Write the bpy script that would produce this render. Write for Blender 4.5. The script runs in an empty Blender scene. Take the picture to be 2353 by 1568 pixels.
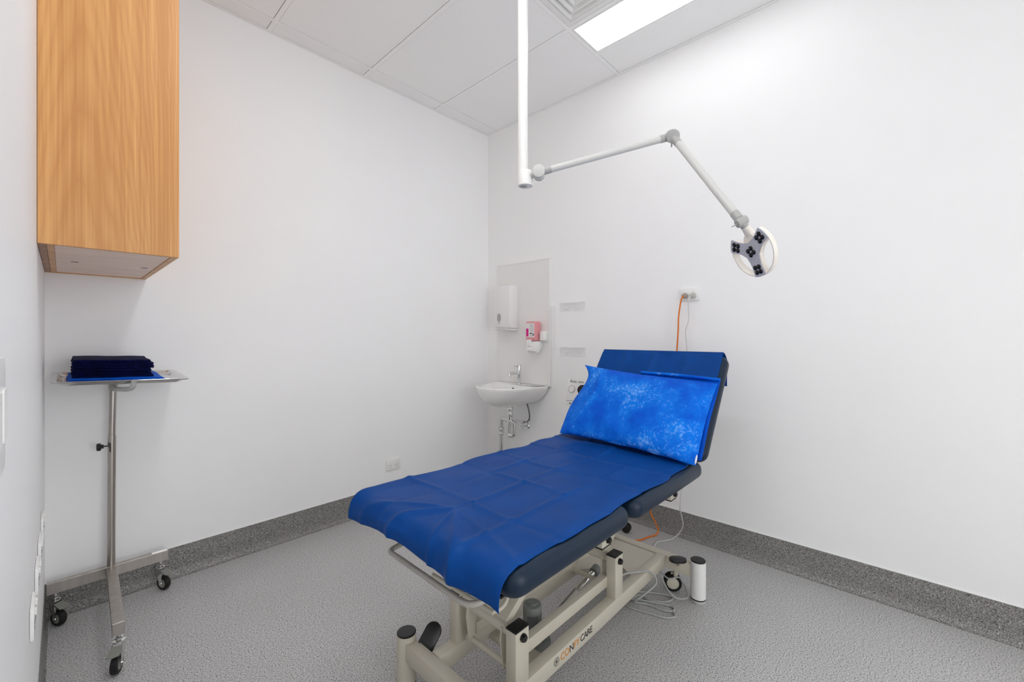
import bpy, bmesh, math, random
from mathutils import Vector, Matrix
random.seed(7)
V = Vector
C = bpy.context.scene.collection
S = bpy.context.scene

# ------------------------------------------------------------------ camera, world, exposure
cam_d = bpy.data.cameras.new('camera')
cam = bpy.data.objects.new('camera', cam_d); C.objects.link(cam)
cam.location = (-2.5926, -2.7178, 1.227)
cam.rotation_euler = (math.radians(90), 0, math.radians(43.1 - 90))
cam_d.sensor_width = 36.0
cam_d.lens = 36.0 * 968 / 2353
cam_d.shift_y = -13.0 / 2353
cam_d.clip_start = 0.01
S.camera = cam
w = bpy.data.worlds.new('world'); S.world = w; w.use_nodes = True
w.node_tree.nodes['Background'].inputs[0].default_value = (1, 1, 1, 1)
w.node_tree.nodes['Background'].inputs[1].default_value = 0.0
S.view_settings.view_transform = 'Standard'
S.view_settings.look = 'None'
S.view_settings.exposure = 0.46
S.view_settings.gamma = 1.0
S.view_settings.use_curve_mapping = False
LIGHT = 3.0          # emission of the ceiling light panel in view
WINDOW_FILL = 3.0            # emission of the unseen fill window added behind the camera
S.cycles.diffuse_bounces = 12
S.cycles.max_bounces = 16

# ------------------------------------------------------------------ materials
def lin(c):
    return tuple(((x/255)/12.92 if x/255 <= .04045 else ((x/255+.055)/1.055)**2.4) for x in c) + (1,)

def mat(name, rgb, rough=.5, metal=0, **kw):
    m = bpy.data.materials.new(name); m.use_nodes = True
    b = m.node_tree.nodes['Principled BSDF']
    b.inputs['Base Color'].default_value = lin(rgb)
    b.inputs['Roughness'].default_value = rough
    b.inputs['Metallic'].default_value = metal
    for k, v in kw.items():
        b.inputs[k.replace('_', ' ')].default_value = v
    return m

def noise_color(m, stops, scale, detail=4, vec_scale=(1, 1, 1), bump=0, bump_dist=.001, rough=.6, distort=0):
    nt = m.node_tree; N = nt.nodes; L = nt.links; b = N['Principled BSDF']
    tc = N.new('ShaderNodeTexCoord'); mp = N.new('ShaderNodeMapping')
    mp.inputs['Scale'].default_value = vec_scale
    L.new(tc.outputs['Object'], mp.inputs[0])
    n = N.new('ShaderNodeTexNoise'); n.inputs['Scale'].default_value = scale; n.inputs['Detail'].default_value = detail
    n.inputs['Roughness'].default_value = rough; n.inputs['Distortion'].default_value = distort
    L.new(mp.outputs[0], n.inputs['Vector'])
    r = N.new('ShaderNodeValToRGB')
    while len(r.color_ramp.elements) < len(stops): r.color_ramp.elements.new(.5)
    for e, (p, c) in zip(r.color_ramp.elements, stops):
        e.position = p; e.color = lin(c)
    L.new(n.outputs['Fac'], r.inputs[0]); L.new(r.outputs[0], b.inputs['Base Color'])
    if bump:
        bp = N.new('ShaderNodeBump'); bp.inputs['Strength'].default_value = bump; bp.inputs['Distance'].default_value = bump_dist
        L.new(n.outputs['Fac'], bp.inputs['Height']); L.new(bp.outputs[0], b.inputs['Normal'])
    return n

m_wall = mat('wall_paint', (246, 246, 246), .5)
noise_color(m_wall, [(.3, (245, 245, 245)), (.7, (247, 247, 247))], 2.0, 3, bump=.02)
m_tile = mat('ceiling_tile', (229, 229, 227), .8)
noise_color(m_tile, [(.3, (246, 246, 245)), (.7, (248, 248, 247))], 90, 4, bump=.05)
m_tbar = mat('ceiling_bar', (247, 247, 246), .5)
m_void = mat('ceiling_void', (110, 110, 108), .9)
m_white = mat('white_plastic', (238, 238, 236), .3)
m_matwhite = mat('white_enamel_metal', (236, 236, 234), .35)
m_ceramic = mat('white_ceramic', (240, 240, 239), .06, Coat_Weight=.4)
m_panel = mat('splash_panel', (236, 235, 233), .25)
m_chrome = mat('chrome', (225, 225, 225), .06, 1)
m_steel = mat('brushed_steel', (182, 176, 170), .32, 1)
noise_color(m_steel, [(.3, (172, 165, 158)), (.7, (190, 184, 178))], 40, 3, vec_scale=(1, 1, .05))
m_tray = mat('polished_steel', (225, 224, 222), .12, 1)
m_grey = mat('grey_plastic', (172, 172, 170), .45)
m_lgrey = mat('light_grey_enamel', (205, 205, 202), .4)
m_black = mat('black_plastic', (16, 16, 16), .4)
m_rubber = mat('black_rubber', (14, 14, 15), .55)
m_dark = mat('dark_hole', (40, 40, 40), .7)
m_cream = mat('cream_enamel', (200, 194, 178), .35)
noise_color(m_cream, [(.3, (198, 192, 176)), (.7, (202, 196, 181))], 6, 2)
m_vinyl_up = mat('navy_upholstery', (13, 34, 54), .42, Specular_IOR_Level=.35)
noise_color(m_vinyl_up, [(.35, (12, 32, 52)), (.65, (15, 37, 58))], 300, 2, bump=.06)
m_motor = mat('motor_casing', (118, 122, 120), .5)
m_cable_grey = mat('grey_cable', (168, 170, 166), .5)
m_cable_white = mat('white_cable', (205, 205, 203), .5)
m_orange = mat('orange_cable', (222, 116, 30), .5, Specular_IOR_Level=.3)
m_plug_clear = mat('clear_plug', (205, 190, 180), .1, Transmission_Weight=.5)
m_plug_green = mat('grey_green_plug', (188, 189, 180), .4)
m_acrylic = mat('clear_acrylic', (244, 244, 244), .06, Alpha=.22)
m_label = mat('label_white', (232, 228, 228), .5)
m_pink = mat('label_magenta', (214, 10, 130), .5)
m_ink = mat('ink_black', (20, 20, 20), .6)
m_inkgrey = mat('ink_grey', (110, 110, 110), .6)
m_inkorange = mat('ink_orange', (212, 132, 12), .6)
m_soap = mat('pink_soap', (248, 170, 176), .15, Transmission_Weight=.25, IOR=1.35)
m_bottom = mat('cabinet_underside', (240, 214, 198), .5)
noise_color(m_bottom, [(.3, (236, 208, 190)), (.7, (244, 220, 205))], 5, 3, vec_scale=(1, 3, 1))
m_silver = mat('lamp_lens_panel', (182, 183, 196), .25, .2)
m_lens = mat('lamp_lens', (40, 40, 44), .08, .6)
m_lampwhite = mat('lamp_ring_white', (240, 234, 226), .35)
m_wheelgrey = mat('wheel_hub', (150, 146, 138), .5)
m_brake = mat('brake_lever', (128, 130, 122), .45)
m_wheelcream = mat('wheel_cream', (205, 200, 182), .5)

m_glow = bpy.data.materials.new('light_diffuser'); m_glow.use_nodes = True
nt = m_glow.node_tree; nt.nodes.remove(nt.nodes['Principled BSDF'])
em = nt.nodes.new('ShaderNodeEmission'); em.inputs[0].default_value = (.975, .985, 1, 1); em.inputs[1].default_value = LIGHT
PANEL_FILL = 10.5        # unseen fill panel added over the foot end of the couch
nt.links.new(em.outputs[0], nt.nodes['Material Output'].inputs[0])
m_window_fill = m_glow.copy(); m_window_fill.name = 'window_fill_glow'
em = [n for n in m_window_fill.node_tree.nodes if n.type == 'EMISSION'][0]
em.inputs[0].default_value = (.975, .985, 1, 1); em.inputs[1].default_value = WINDOW_FILL
m_panel_fill = m_glow.copy(); m_panel_fill.name = 'fill_diffuser_foot_end'
[n for n in m_panel_fill.node_tree.nodes if n.type == 'EMISSION'][0].inputs[1].default_value = PANEL_FILL

def vinyl(name, base, lo, hi):
    m = mat(name, base, .42)
    nt = m.node_tree; N = nt.nodes; L = nt.links; b = N['Principled BSDF']
    tc = N.new('ShaderNodeTexCoord')
    n1 = N.new('ShaderNodeTexNoise'); n1.inputs['Scale'].default_value = 210; n1.inputs['Detail'].default_value = 3.0; n1.inputs['Roughness'].default_value = .6
    n2 = N.new('ShaderNodeTexNoise'); n2.inputs['Scale'].default_value = 3; n2.inputs['Detail'].default_value = 3
    L.new(tc.outputs['Object'], n1.inputs['Vector']); L.new(tc.outputs['Object'], n2.inputs['Vector'])
    r = N.new('ShaderNodeValToRGB'); r.color_ramp.interpolation = 'LINEAR'
    for i in range(3): r.color_ramp.elements.new(.5)
    for e, (p, c) in zip(r.color_ramp.elements, [(.33, lo), (.41, tuple((a*2+l)//3 for a, l in zip(base, lo))), (.47, base), (.58, base), (.68, hi)]):
        e.position = p; e.color = lin(c)
    L.new(n1.outputs['Fac'], r.inputs[0])
    mx = N.new('ShaderNodeMix'); mx.data_type = 'RGBA'; mx.blend_type = 'MULTIPLY'; mx.inputs[0].default_value = .12
    L.new(r.outputs[0], mx.inputs[6]); L.new(n2.outputs['Fac'], mx.inputs[7]); L.new(mx.outputs[2], b.inputs['Base Color'])
    return m
m_floor = vinyl('speckled_vinyl', (192, 191, 190), (58, 56, 56), (250, 249, 248))
m_skirt = vinyl('speckled_vinyl_shaded', (140, 138, 135), (40, 38, 38), (206, 204, 200))  # same vinyl as the floor, shade of the upright face put into its colour

def wood(name, light, mid, dark):
    m = mat(name, mid, .42)
    nt = m.node_tree; N = nt.nodes; L = nt.links; b = N['Principled BSDF']
    tc = N.new('ShaderNodeTexCoord')
    mp = N.new('ShaderNodeMapping'); mp.inputs['Scale'].default_value = (1, 1, .10)
    L.new(tc.outputs['Object'], mp.inputs[0])
    n0 = N.new('ShaderNodeTexNoise'); n0.inputs['Scale'].default_value = 9; n0.inputs['Detail'].default_value = 2.5; n0.inputs['Distortion'].default_value = .35
    L.new(mp.outputs[0], n0.inputs['Vector'])
    mul = N.new('ShaderNodeMath'); mul.operation = 'MULTIPLY'; mul.inputs[1].default_value = 17
    L.new(n0.outputs['Fac'], mul.inputs[0])
    fr = N.new('ShaderNodeMath'); fr.operation = 'PINGPONG'; fr.inputs[1].default_value = 1
    L.new(mul.outputs[0], fr.inputs[0])
    mp2 = N.new('ShaderNodeMapping'); mp2.inputs['Scale'].default_value = (1, 1, .012)
    L.new(tc.outputs['Object'], mp2.inputs[0])
    n1 = N.new('ShaderNodeTexNoise'); n1.inputs['Scale'].default_value = 160; n1.inputs['Detail'].default_value = 4
    L.new(mp2.outputs[0], n1.inputs['Vector'])
    n2 = N.new('ShaderNodeTexNoise'); n2.inputs['Scale'].default_value = 11; n2.inputs['Detail'].default_value = 2
    L.new(mp2.outputs[0], n2.inputs['Vector'])
    sx = N.new('ShaderNodeSeparateXYZ'); L.new(tc.outputs['Object'], sx.inputs[0])
    def math_(op, a_, b_=None, c_=None):
        q = N.new('ShaderNodeMath'); q.operation = op
        for k_, v_ in enumerate((a_, b_, c_)):
            if v_ is None: continue
            if isinstance(v_, (int, float)): q.inputs[k_].default_value = v_
            else: L.new(v_, q.inputs[k_])
        return q.outputs[0]
    dx = math_('MULTIPLY_ADD', n0.outputs['Fac'], .10, math_('ADD', sx.outputs['X'], 2.549-.05))
    par = math_('POWER', math_('ABSOLUTE', math_('MULTIPLY', dx, 26.0)), 2.0)
    fz = math_('ADD', par, math_('MULTIPLY_ADD', n0.outputs['Fac'], 5.0, math_('MULTIPLY', sx.outputs['Z'], 9.0)))
    cat = math_('POWER', math_('PINGPONG', fz, 1.0), .5)
    a = N.new('ShaderNodeMath'); a.operation = 'MULTIPLY'; a.inputs[1].default_value = .10
    L.new(cat, a.inputs[0])
    c = N.new('ShaderNodeMath'); c.operation = 'MULTIPLY_ADD'; c.inputs[1].default_value = .42
    L.new(n1.outputs['Fac'], c.inputs[0]); L.new(a.outputs[0], c.inputs[2])
    d = N.new('ShaderNodeMath'); d.operation = 'MULTIPLY_ADD'; d.inputs[1].default_value = .62
    L.new(n2.outputs['Fac'], d.inputs[0]); L.new(c.outputs[0], d.inputs[2])
    r = N.new('ShaderNodeValToRGB'); r.color_ramp.elements.new(.5)
    for e, (p, col) in zip(r.color_ramp.elements, [(.46, dark), (.66, mid), (.90, light)]):
        e.position = p; e.color = lin(col)
    L.new(d.outputs[0], r.inputs[0]); L.new(r.outputs[0], b.inputs['Base Color'])
    return m
m_wood = wood('cabinet_wood', (234, 186, 124), (219, 164, 100), (196, 136, 74))
m_wood_d = wood('cabinet_wood_edge', (188, 138, 92), (170, 118, 72), (140, 90, 50))

def cloth(name, c0, c1, rough=.55, sheen=.0, scale=60, stops=(.35, .65), weave=True):
    m = mat(name, c0, rough)
    n = noise_color(m, [(stops[0], c0), (stops[1], c1)], scale, 5, bump=.06 if weave else .2, bump_dist=.001)
    b = m.node_tree.nodes['Principled BSDF']
    b.inputs['Sheen Weight'].default_value = sheen; b.inputs['Specular IOR Level'].default_value = .10
    return m
m_sheet = cloth('navy_drape', (4, 62, 132), (6, 68, 142), .45, scale=9)
m_pillow = mat('bright_blue_fleece', (0, 104, 222), .6)
def pillow_mat(m):
    nt = m.node_tree; N = nt.nodes; L = nt.links; b = N['Principled BSDF']
    tc = N.new('ShaderNodeTexCoord')
    n1 = N.new('ShaderNodeTexNoise'); n1.inputs['Scale'].default_value = 5.5; n1.inputs['Detail'].default_value = 5; n1.inputs['Roughness'].default_value = .65
    n2 = N.new('ShaderNodeTexNoise'); n2.inputs['Scale'].default_value = 75; n2.inputs['Detail'].default_value = 5; n2.inputs['Roughness'].default_value = .7
    for n in (n1, n2): L.new(tc.outputs['Object'], n.inputs['Vector'])
    r1 = N.new('ShaderNodeValToRGB')
    r1.color_ramp.elements[0].position = .36; r1.color_ramp.elements[0].color = lin((0, 84, 205))
    r1.color_ramp.elements[1].position = .66; r1.color_ramp.elements[1].color = lin((8, 128, 236))
    L.new(n1.outputs['Fac'], r1.inputs[0])
    s = N.new('ShaderNodeMath'); s.operation = 'MULTIPLY'
    L.new(n1.outputs['Fac'], s.inputs[0]); L.new(n2.outputs['Fac'], s.inputs[1])
    r2 = N.new('ShaderNodeValToRGB')
    r2.color_ramp.elements[0].position = .285; r2.color_ramp.elements[0].color = (0, 0, 0, 1)
    r2.color_ramp.elements[1].position = .42; r2.color_ramp.elements[1].color = (.85, .85, .85, 1)
    L.new(s.outputs[0], r2.inputs[0])
    mx = N.new('ShaderNodeMix'); mx.data_type = 'RGBA'
    L.new(r2.outputs[0], mx.inputs[0]); L.new(r1.outputs[0], mx.inputs[6]); mx.inputs[7].default_value = lin((128, 180, 246))
    L.new(mx.outputs[2], b.inputs['Base Color'])
    bp = N.new('ShaderNodeBump'); bp.inputs['Strength'].default_value = .25; bp.inputs['Distance'].default_value = .002
    L.new(n2.outputs['Fac'], bp.inputs['Height']); L.new(bp.outputs[0], b.inputs['Normal'])
pillow_mat(m_pillow); m_pillow.node_tree.nodes['Principled BSDF'].inputs['Specular IOR Level'].default_value = .1
m_pillow_in = mat('pillow_white', (235, 238, 242), .7)
m_navy = cloth('dark_navy_cloth', (3, 7, 48), (5, 12, 66), .75, scale=30)
m_royal = cloth('royal_blue_cloth', (6, 84, 196), (12, 98, 212), .6, scale=30)

# ------------------------------------------------------------------ mesh helpers
def obj(name, bm, m, parent=None, smooth=False, kind=None, label=None, ang=38):
    me = bpy.data.meshes.new(name)
    bmesh.ops.recalc_face_normals(bm, faces=bm.faces)
    if smooth:
        for f in bm.faces: f.smooth = True
        for e in bm.edges:
            if len(e.link_faces) == 2 and e.calc_face_angle(0) > math.radians(ang): e.smooth = False
    bm.to_mesh(me); bm.free()
    for mm in (m if isinstance(m, (list, tuple)) else [m]): me.materials.append(mm)
    o = bpy.data.objects.new(name, me); C.objects.link(o)
    if parent:
        o.parent = parent
        o.matrix_parent_inverse = origin(parent).inverted()
    if kind: o['kind'] = kind
    if label: o['label'] = label
    return o

def origin(o):
    return Matrix.Translation(o.location) if o.parent is None else Matrix.Identity(4)

def thing(name, label, cat, loc, group=None):
    o = bpy.data.objects.new(name, None); C.objects.link(o)
    o.location = loc; o.empty_display_size = .05
    return tag(o, label, cat, group)

def tag(o, label, cat, group=None):
    o['label'] = label; o['category'] = cat
    if group: o['group'] = group
    return o

def dup(root, delta, label=None, group=None):
    """copy a thing (empty) with its parts and sub-parts, shifted by delta"""
    r = root.copy(); C.objects.link(r); r.location = root.location + V(delta)
    if label: r['label'] = label
    if group: r['group'] = group
    for ch in list(root.children):
        c = ch.copy(); C.objects.link(c); c.parent = r
        for g in list(ch.children):
            d = g.copy(); C.objects.link(d); d.parent = c
    return r

def B(): return bmesh.new()

def box(bm, lo, hi, bev=0, seg=2, M=None):
    lo = V(lo); hi = V(hi)
    t = bmesh.new()
    r = bmesh.ops.create_cube(t, size=1)
    sz = hi - lo
    bmesh.ops.transform(t, matrix=Matrix.Translation((lo+hi)/2) @ Matrix.Diagonal((sz.x, sz.y, sz.z, 1)), verts=t.verts)
    if bev: bmesh.ops.bevel(t, geom=list(t.edges), offset=bev, segments=seg, profile=.5, affect='EDGES')
    if M: bmesh.ops.transform(t, matrix=M, verts=t.verts)
    merge(bm, t)
    return bm

def merge(bm, t):
    me = bpy.data.meshes.new('tmp'); t.to_mesh(me); t.free(); bm.from_mesh(me); bpy.data.meshes.remove(me)

def frame_of(d):
    d = V(d).normalized()
    a = V((0, 0, 1)) if abs(d.z) < .9 else V((1, 0, 0))
    x = d.cross(a).normalized(); y = d.cross(x).normalized()
    return x, y, d

def cyl(bm, p0, p1, r0, r1=None, seg=24, bev=0):
    p0 = V(p0); p1 = V(p1); r1 = r0 if r1 is None else r1
    L = (p1-p0).length
    if bev: prof = [(0, 0), (r0-bev, 0), (r0-bev*.3, bev*.3), (r0, bev), (r1, L-bev), (r1-bev*.3, L-bev*.3), (r1-bev, L), (0, L)]
    else: prof = [(0, 0), (r0, 0), (r1, L), (0, L)]
    return lathe(bm, prof, p0, p1-p0, seg)

def lathe(bm, prof, c, axis=(0, 0, 1), seg=24):
    x, y, d = frame_of(axis); c = V(c)
    rings = []
    for r, h in prof:
        if r < 1e-7: rings.append([bm.verts.new(c+d*h)])
        else: rings.append([bm.verts.new(c+d*h+(x*math.cos(a)+y*math.sin(a))*r) for a in (2*math.pi*i/seg for i in range(seg))])
    for A, Bq in zip(rings, rings[1:]):
        if len(A) == 1 and len(Bq) == 1: continue
        for i in range(seg):
            j = (i+1) % seg
            if len(A) == 1: bm.faces.new((A[0], Bq[i], Bq[j]))
            elif len(Bq) == 1: bm.faces.new((A[i], Bq[0], A[j]))
            else: bm.faces.new((A[i], Bq[i], Bq[j], A[j]))
    return bm

def smoothpath(pts, n=8):
    P = [V(p) for p in pts]; out = []
    for i in range(len(P)-1):
        p0 = P[max(i-1, 0)]; p1 = P[i]; p2 = P[i+1]; p3 = P[min(i+2, len(P)-1)]
        for k in range(n):
            t = k/n
            out.append(.5*((2*p1)+(p2-p0)*t+(2*p0-5*p1+4*p2-p3)*t*t+(3*p1-p0-3*p2+p3)*t**3))
    out.append(P[-1]); return out

def pipe(bm, pts, r, seg=12, smooth=8, caps=True):
    P = smoothpath(pts, smooth) if smooth else [V(p) for p in pts]
    x, y, d = frame_of(P[1]-P[0]); rings = []
    for i, p in enumerate(P):
        t = (P[min(i+1, len(P)-1)]-P[max(i-1, 0)]).normalized()
        x = (x - t*x.dot(t)).normalized(); y = t.cross(x)
        rr = r(i/(len(P)-1)) if callable(r) else r
        rings.append([bm.verts.new(p+(x*math.cos(a)+y*math.sin(a))*rr) for a in (2*math.pi*k/seg for k in range(seg))])
    for A, Bq in zip(rings, rings[1:]):
        for k in range(seg): bm.faces.new((A[k], A[(k+1) % seg], Bq[(k+1) % seg], Bq[k]))
    if caps: bm.faces.new(rings[0][::-1]); bm.faces.new(rings[-1])
    return bm

def roundcorners(pts, r, n=5):
    """polyline with filleted corners"""
    P = [V(p) for p in pts]; out = [P[0]]
    for i in range(1, len(P)-1):
        a = (P[i-1]-P[i]).normalized(); b = (P[i+1]-P[i]).normalized()
        A = P[i]+a*r; Bq = P[i]+b*r
        for k in range(n+1):
            t = k/n; out.append(A*(1-t)**2+P[i]*2*t*(1-t)+Bq*t*t)
    out.append(P[-1]); return out

def prism(bm, pts, z0, z1, M=None, bev=0):
    """extrude 2-D outline pts between z0 and z1 (local), transformed by M"""
    t = bmesh.new()
    lo = [t.verts.new((p[0], p[1], z0)) for p in pts]; hi = [t.verts.new((p[0], p[1], z1)) for p in pts]
    t.faces.new(lo[::-1]); top = t.faces.new(hi)
    n = len(pts)
    for i in range(n): t.faces.new((lo[i], lo[(i+1) % n], hi[(i+1) % n], hi[i]))
    if bev:
        bmesh.ops.bevel(t, geom=[e for e in t.edges if abs(e.verts[0].co.z-e.verts[1].co.z) < 1e-9], offset=bev, segments=2, profile=.5, affect='EDGES')
    if M: bmesh.ops.transform(t, matrix=M, verts=t.verts)
    merge(bm, t); return bm

def basis(o, x, y, z):
    M = Matrix.Identity(4)
    for i, a in enumerate((x, y, z)):
        a = V(a)
        for j in range(3): M[j][i] = a[j]
    for j in range(3): M[j][3] = V(o)[j]
    return M

def rrect(w, h, r, n=5):
    out = []
    for cx, cy, a0 in ((w/2-r, h/2-r, 0), (-w/2+r, h/2-r, 90), (-w/2+r, -h/2+r, 180), (w/2-r, -h/2+r, 270)):
        for k in range(n+1):
            a = math.radians(a0+90*k/n); out.append((cx+r*math.cos(a), cy+r*math.sin(a)))
    return out

def text(name, s, size, M, m, parent, depth=.0004, space=1.0, shear=0, align='LEFT'):
    cu = bpy.data.curves.new(name, 'FONT'); cu.body = s; cu.size = size; cu.extrude = depth
    cu.space_character = space; cu.shear = shear; cu.align_x = align; cu.resolution_u = 3
    o = bpy.data.objects.new('t', cu); C.objects.link(o)
    bpy.context.view_layer.update()
    me = bpy.data.meshes.new_from_object(o.evaluated_get(bpy.context.evaluated_depsgraph_get()))
    bpy.data.objects.remove(o); bpy.data.curves.remove(cu)
    me.transform(M); me.name = name
    me.materials.clear(); me.materials.append(m)
    q = bpy.data.objects.new(name, me); C.objects.link(q)
    q.parent = parent; q.matrix_parent_inverse = origin(parent).inverted()
    return q

# ------------------------------------------------------------------ room shell
XL, YF, H = -2.643, -4.60, 3.0
def slab(name, lo, hi, m):
    return obj(name, box(B(), lo, hi), m, kind='structure')
slab('floor', (XL-.12, YF-.12, -.06), (.12, .12, 0), m_floor)
slab('wall_back', (XL-.12, 0, 0), (.12, .12, H+.1), m_wall)
slab('wall_right', (0, YF-.12, 0), (.12, 0, H+.1), m_wall)
slab('wall_left', (XL-.12, YF-.12, 0), (XL, 0, H+.1), m_wall)
slab('wall_front', (XL, YF-.12, 0), (0, YF, H+.1), m_wall)

# glowing window added behind the camera, unseen, to fill the room with light
wn = obj('fill_window_1', box(B(), (-2.45, YF+.004, .30), (-1.25, YF+.010, 2.20)), m_window_fill, kind='structure')
bm = B(); wx0, wx1, wz0, wz1 = -2.45, -1.25, .30, 2.20
for lo, hi in (((wx0-.05, YF+.001, wz0-.05), (wx1+.05, YF+.04, wz0)), ((wx0-.05, YF+.001, wz1), (wx1+.05, YF+.04, wz1+.05)), ((wx0-.05, YF+.001, wz0), (wx0, YF+.04, wz1)), ((wx1, YF+.001, wz0), (wx1+.05, YF+.04, wz1))):
    box(bm, lo, hi, .003)
obj('fill_window_frame', bm, m_white, wn)

# coved vinyl skirting: outline (distance from wall, height)
cove = [(.0006, 0), (.0006, .15), (.0035, .15), (.0035, .05)]
for k in range(1, 8):
    a = math.radians(90*k/8); cove.append((.0035+.026*(1-math.cos(a)), .001+.049*(1-math.sin(a))))
cove += [(.0295, .001), (.032, .0004), (.032, 0)]
def skirting(name, p0, p1, nrm, k=1.0):
    bm = B();  p0 = V(p0); p1 = V(p1); n = V(nrm)
    A = [bm.verts.new(p0+n*d*k+V((0, 0, h))) for d, h in cove]
    Bq = [bm.verts.new(p1+n*d*k+V((0, 0, h))) for d, h in cove]
    for i in range(len(cove)): 
        j = (i+1) % len(cove); bm.faces.new((A[i], A[j], Bq[j], Bq[i]))
    bm.faces.new(A); bm.faces.new(Bq[::-1])
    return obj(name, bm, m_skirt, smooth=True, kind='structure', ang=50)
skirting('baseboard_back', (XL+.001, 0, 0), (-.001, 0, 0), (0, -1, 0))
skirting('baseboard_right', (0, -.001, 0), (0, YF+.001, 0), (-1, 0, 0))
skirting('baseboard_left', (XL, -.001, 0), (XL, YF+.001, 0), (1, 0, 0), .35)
# white caulk line above the skirting
bm = B(); box(bm, (XL+.001, -.0045, .150), (-.001, -.0004, .153)); obj('trim_1', bm, m_white, kind='structure')
bm = B(); box(bm, (-.0045, YF+.001, .150), (-.0004, -.006, .153)); obj('trim_2', bm, m_white, kind='structure')

# ceiling: slab above, bars and lay-in tiles
ceil = slab('ceiling', (XL, YF, H+.06), (0, 0, H+.10), m_void)
XS = [XL, -2.36, -1.77, -1.177, -.585, 0]
YS = [0, -.117, -1.290, -2.47, -3.65, YF]
bw = .012
def bar(lo, hi):
    obj('ceiling_bar', box(B(), lo, hi), m_tbar, ceil)
for x in XS[1:-1]: bar((x-bw, YF, H-.001), (x+bw, 0, H+.0045))
for y in YS[1:-1]:
    for a, b in zip(XS, XS[1:]): bar((a+bw, y-bw, H-.001), (b-bw, y+bw, H+.0045))
bar((-.29-bw, -2.47+bw, H-.001), (-.29+bw, -1.290-bw, H+.0045))
bar((-1.177+bw, -1.88-bw, H-.001), (-.585-bw, -1.88+bw, H+.0045))
# wall angle with a shadow gap
for lo, hi in (((XL, -.020, H-.0035), (0, -.0005, H-.001)), ((-.020, YF, H-.0035), (-.0005, -.02, H-.001)), ((XL+.0005, YF, H-.0035), (XL+.02, -.02, H-.001))):
    bar(lo, hi)
def tile(x0, x1, y1, y0):
    g = .0022
    a = x0+(bw if x0 > XL+.01 else 0)+g; b = x1-(bw if x1 < -.01 else 0)-g
    c = y0+(bw if y0 > YF+.01 else 0)+g; dd = y1-(bw if y1 < -.01 else 0)-g
    obj('ceiling_tile', box(B(), (a, c, H+.001), (b, dd, H+.013), .0012, 1), m_tile, ceil)
for i in range(len(XS)-1):
    for j in range(len(YS)-1):
        x0, x1, y1, y0 = XS[i], XS[i+1], YS[j], YS[j+1]
        if (i, j) == (3, 2): tile(x0, x1, -1.88, y0); continue
        if (i, j) == (4, 2): tile(-.29, 0, y1, y0); continue
        if (i, j) == (1, 2): tile(x0, -2.065, y1, y0); continue
        tile(x0, x1, y1, y0)
bar((-2.065-bw, -2.47+bw, H-.001), (-2.065+bw, -1.290-bw, H+.0045))

def light_panel(x0, x1, y0, y1, label, glow=m_glow):
    t = thing('ceiling_light', label, 'light', ((x0+x1)/2, (y0+y1)/2, H))
    bm = B(); f = .009; z0, z1 = H-.0015, H+.012
    for lo, hi in (((x0, y0, z0), (x1, y0+f, z1)), ((x0, y1-f, z0), (x1, y1, z1)), ((x0, y0+f, z0), (x0+f, y1-f, z1)), ((x1-f, y0+f, z0), (x1, y1-f, z1))):
        box(bm, lo, hi)
    obj('light_frame', bm, m_white, t)
    obj('light_diffuser', box(B(), (x0+f, y0+f, H+.002), (x1-f, y1-f, H+.006)), glow, t)
light_panel(-.571, -.304, -2.456, -1.304, 'bright rectangular ceiling light panel beside the louvred vent')
light_panel(-2.052, -1.785, -2.456, -1.304, 'added rectangular ceiling fill panel over the foot end of the couch, nearest the left wall', m_panel_fill)  # out of view, added to even out the light on the walls

# louvred air vent: nested square cones
t = thing('ceiling_vent', 'white square ceiling air vent with nested sloping louvres', 'vent', (-.881, -1.585, H))
cx_, cy_ = -.881, -1.585
def sq(r, z): return [(cx_-r, cy_-r, z), (cx_+r, cy_-r, z), (cx_+r, cy_+r, z), (cx_-r, cy_+r, z)]
def ringloft(bm, loops):
    vs = [[bm.verts.new(p) for p in L] for L in loops]
    for A, Bq in zip(vs, vs[1:]+vs[:1]):
        for k in range(4): bm.faces.new((A[k], A[(k+1) % 4], Bq[(k+1) % 4], Bq[k]))
obj('vent_frame', (lambda bm: (ringloft(bm, [sq(.281, H-.001), sq(.281, H+.010), sq(.247, H+.010), sq(.252, H-.002)]), bm)[1])(B()), m_matwhite, t)
for k in range(6):
    r = .246-k*.037
    bm = B(); ringloft(bm, [sq(r, H-.003), sq(r+.001, H+.001), sq(r-.031, H+.030), sq(r-.034, H+.028), sq(r-.009, H-.003)])
    obj('louvre', bm, m_matwhite, t)
obj('vent_core', box(B(), (cx_-.03, cy_-.03, H+.0), (cx_+.03, cy_+.03, H+.03), .002), m_matwhite, t)
obj('vent_duct', box(B(), (cx_-.27, cy_-.27, H+.046), (cx_+.27, cy_+.27, H+.050)), m_matwhite, t)

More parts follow.
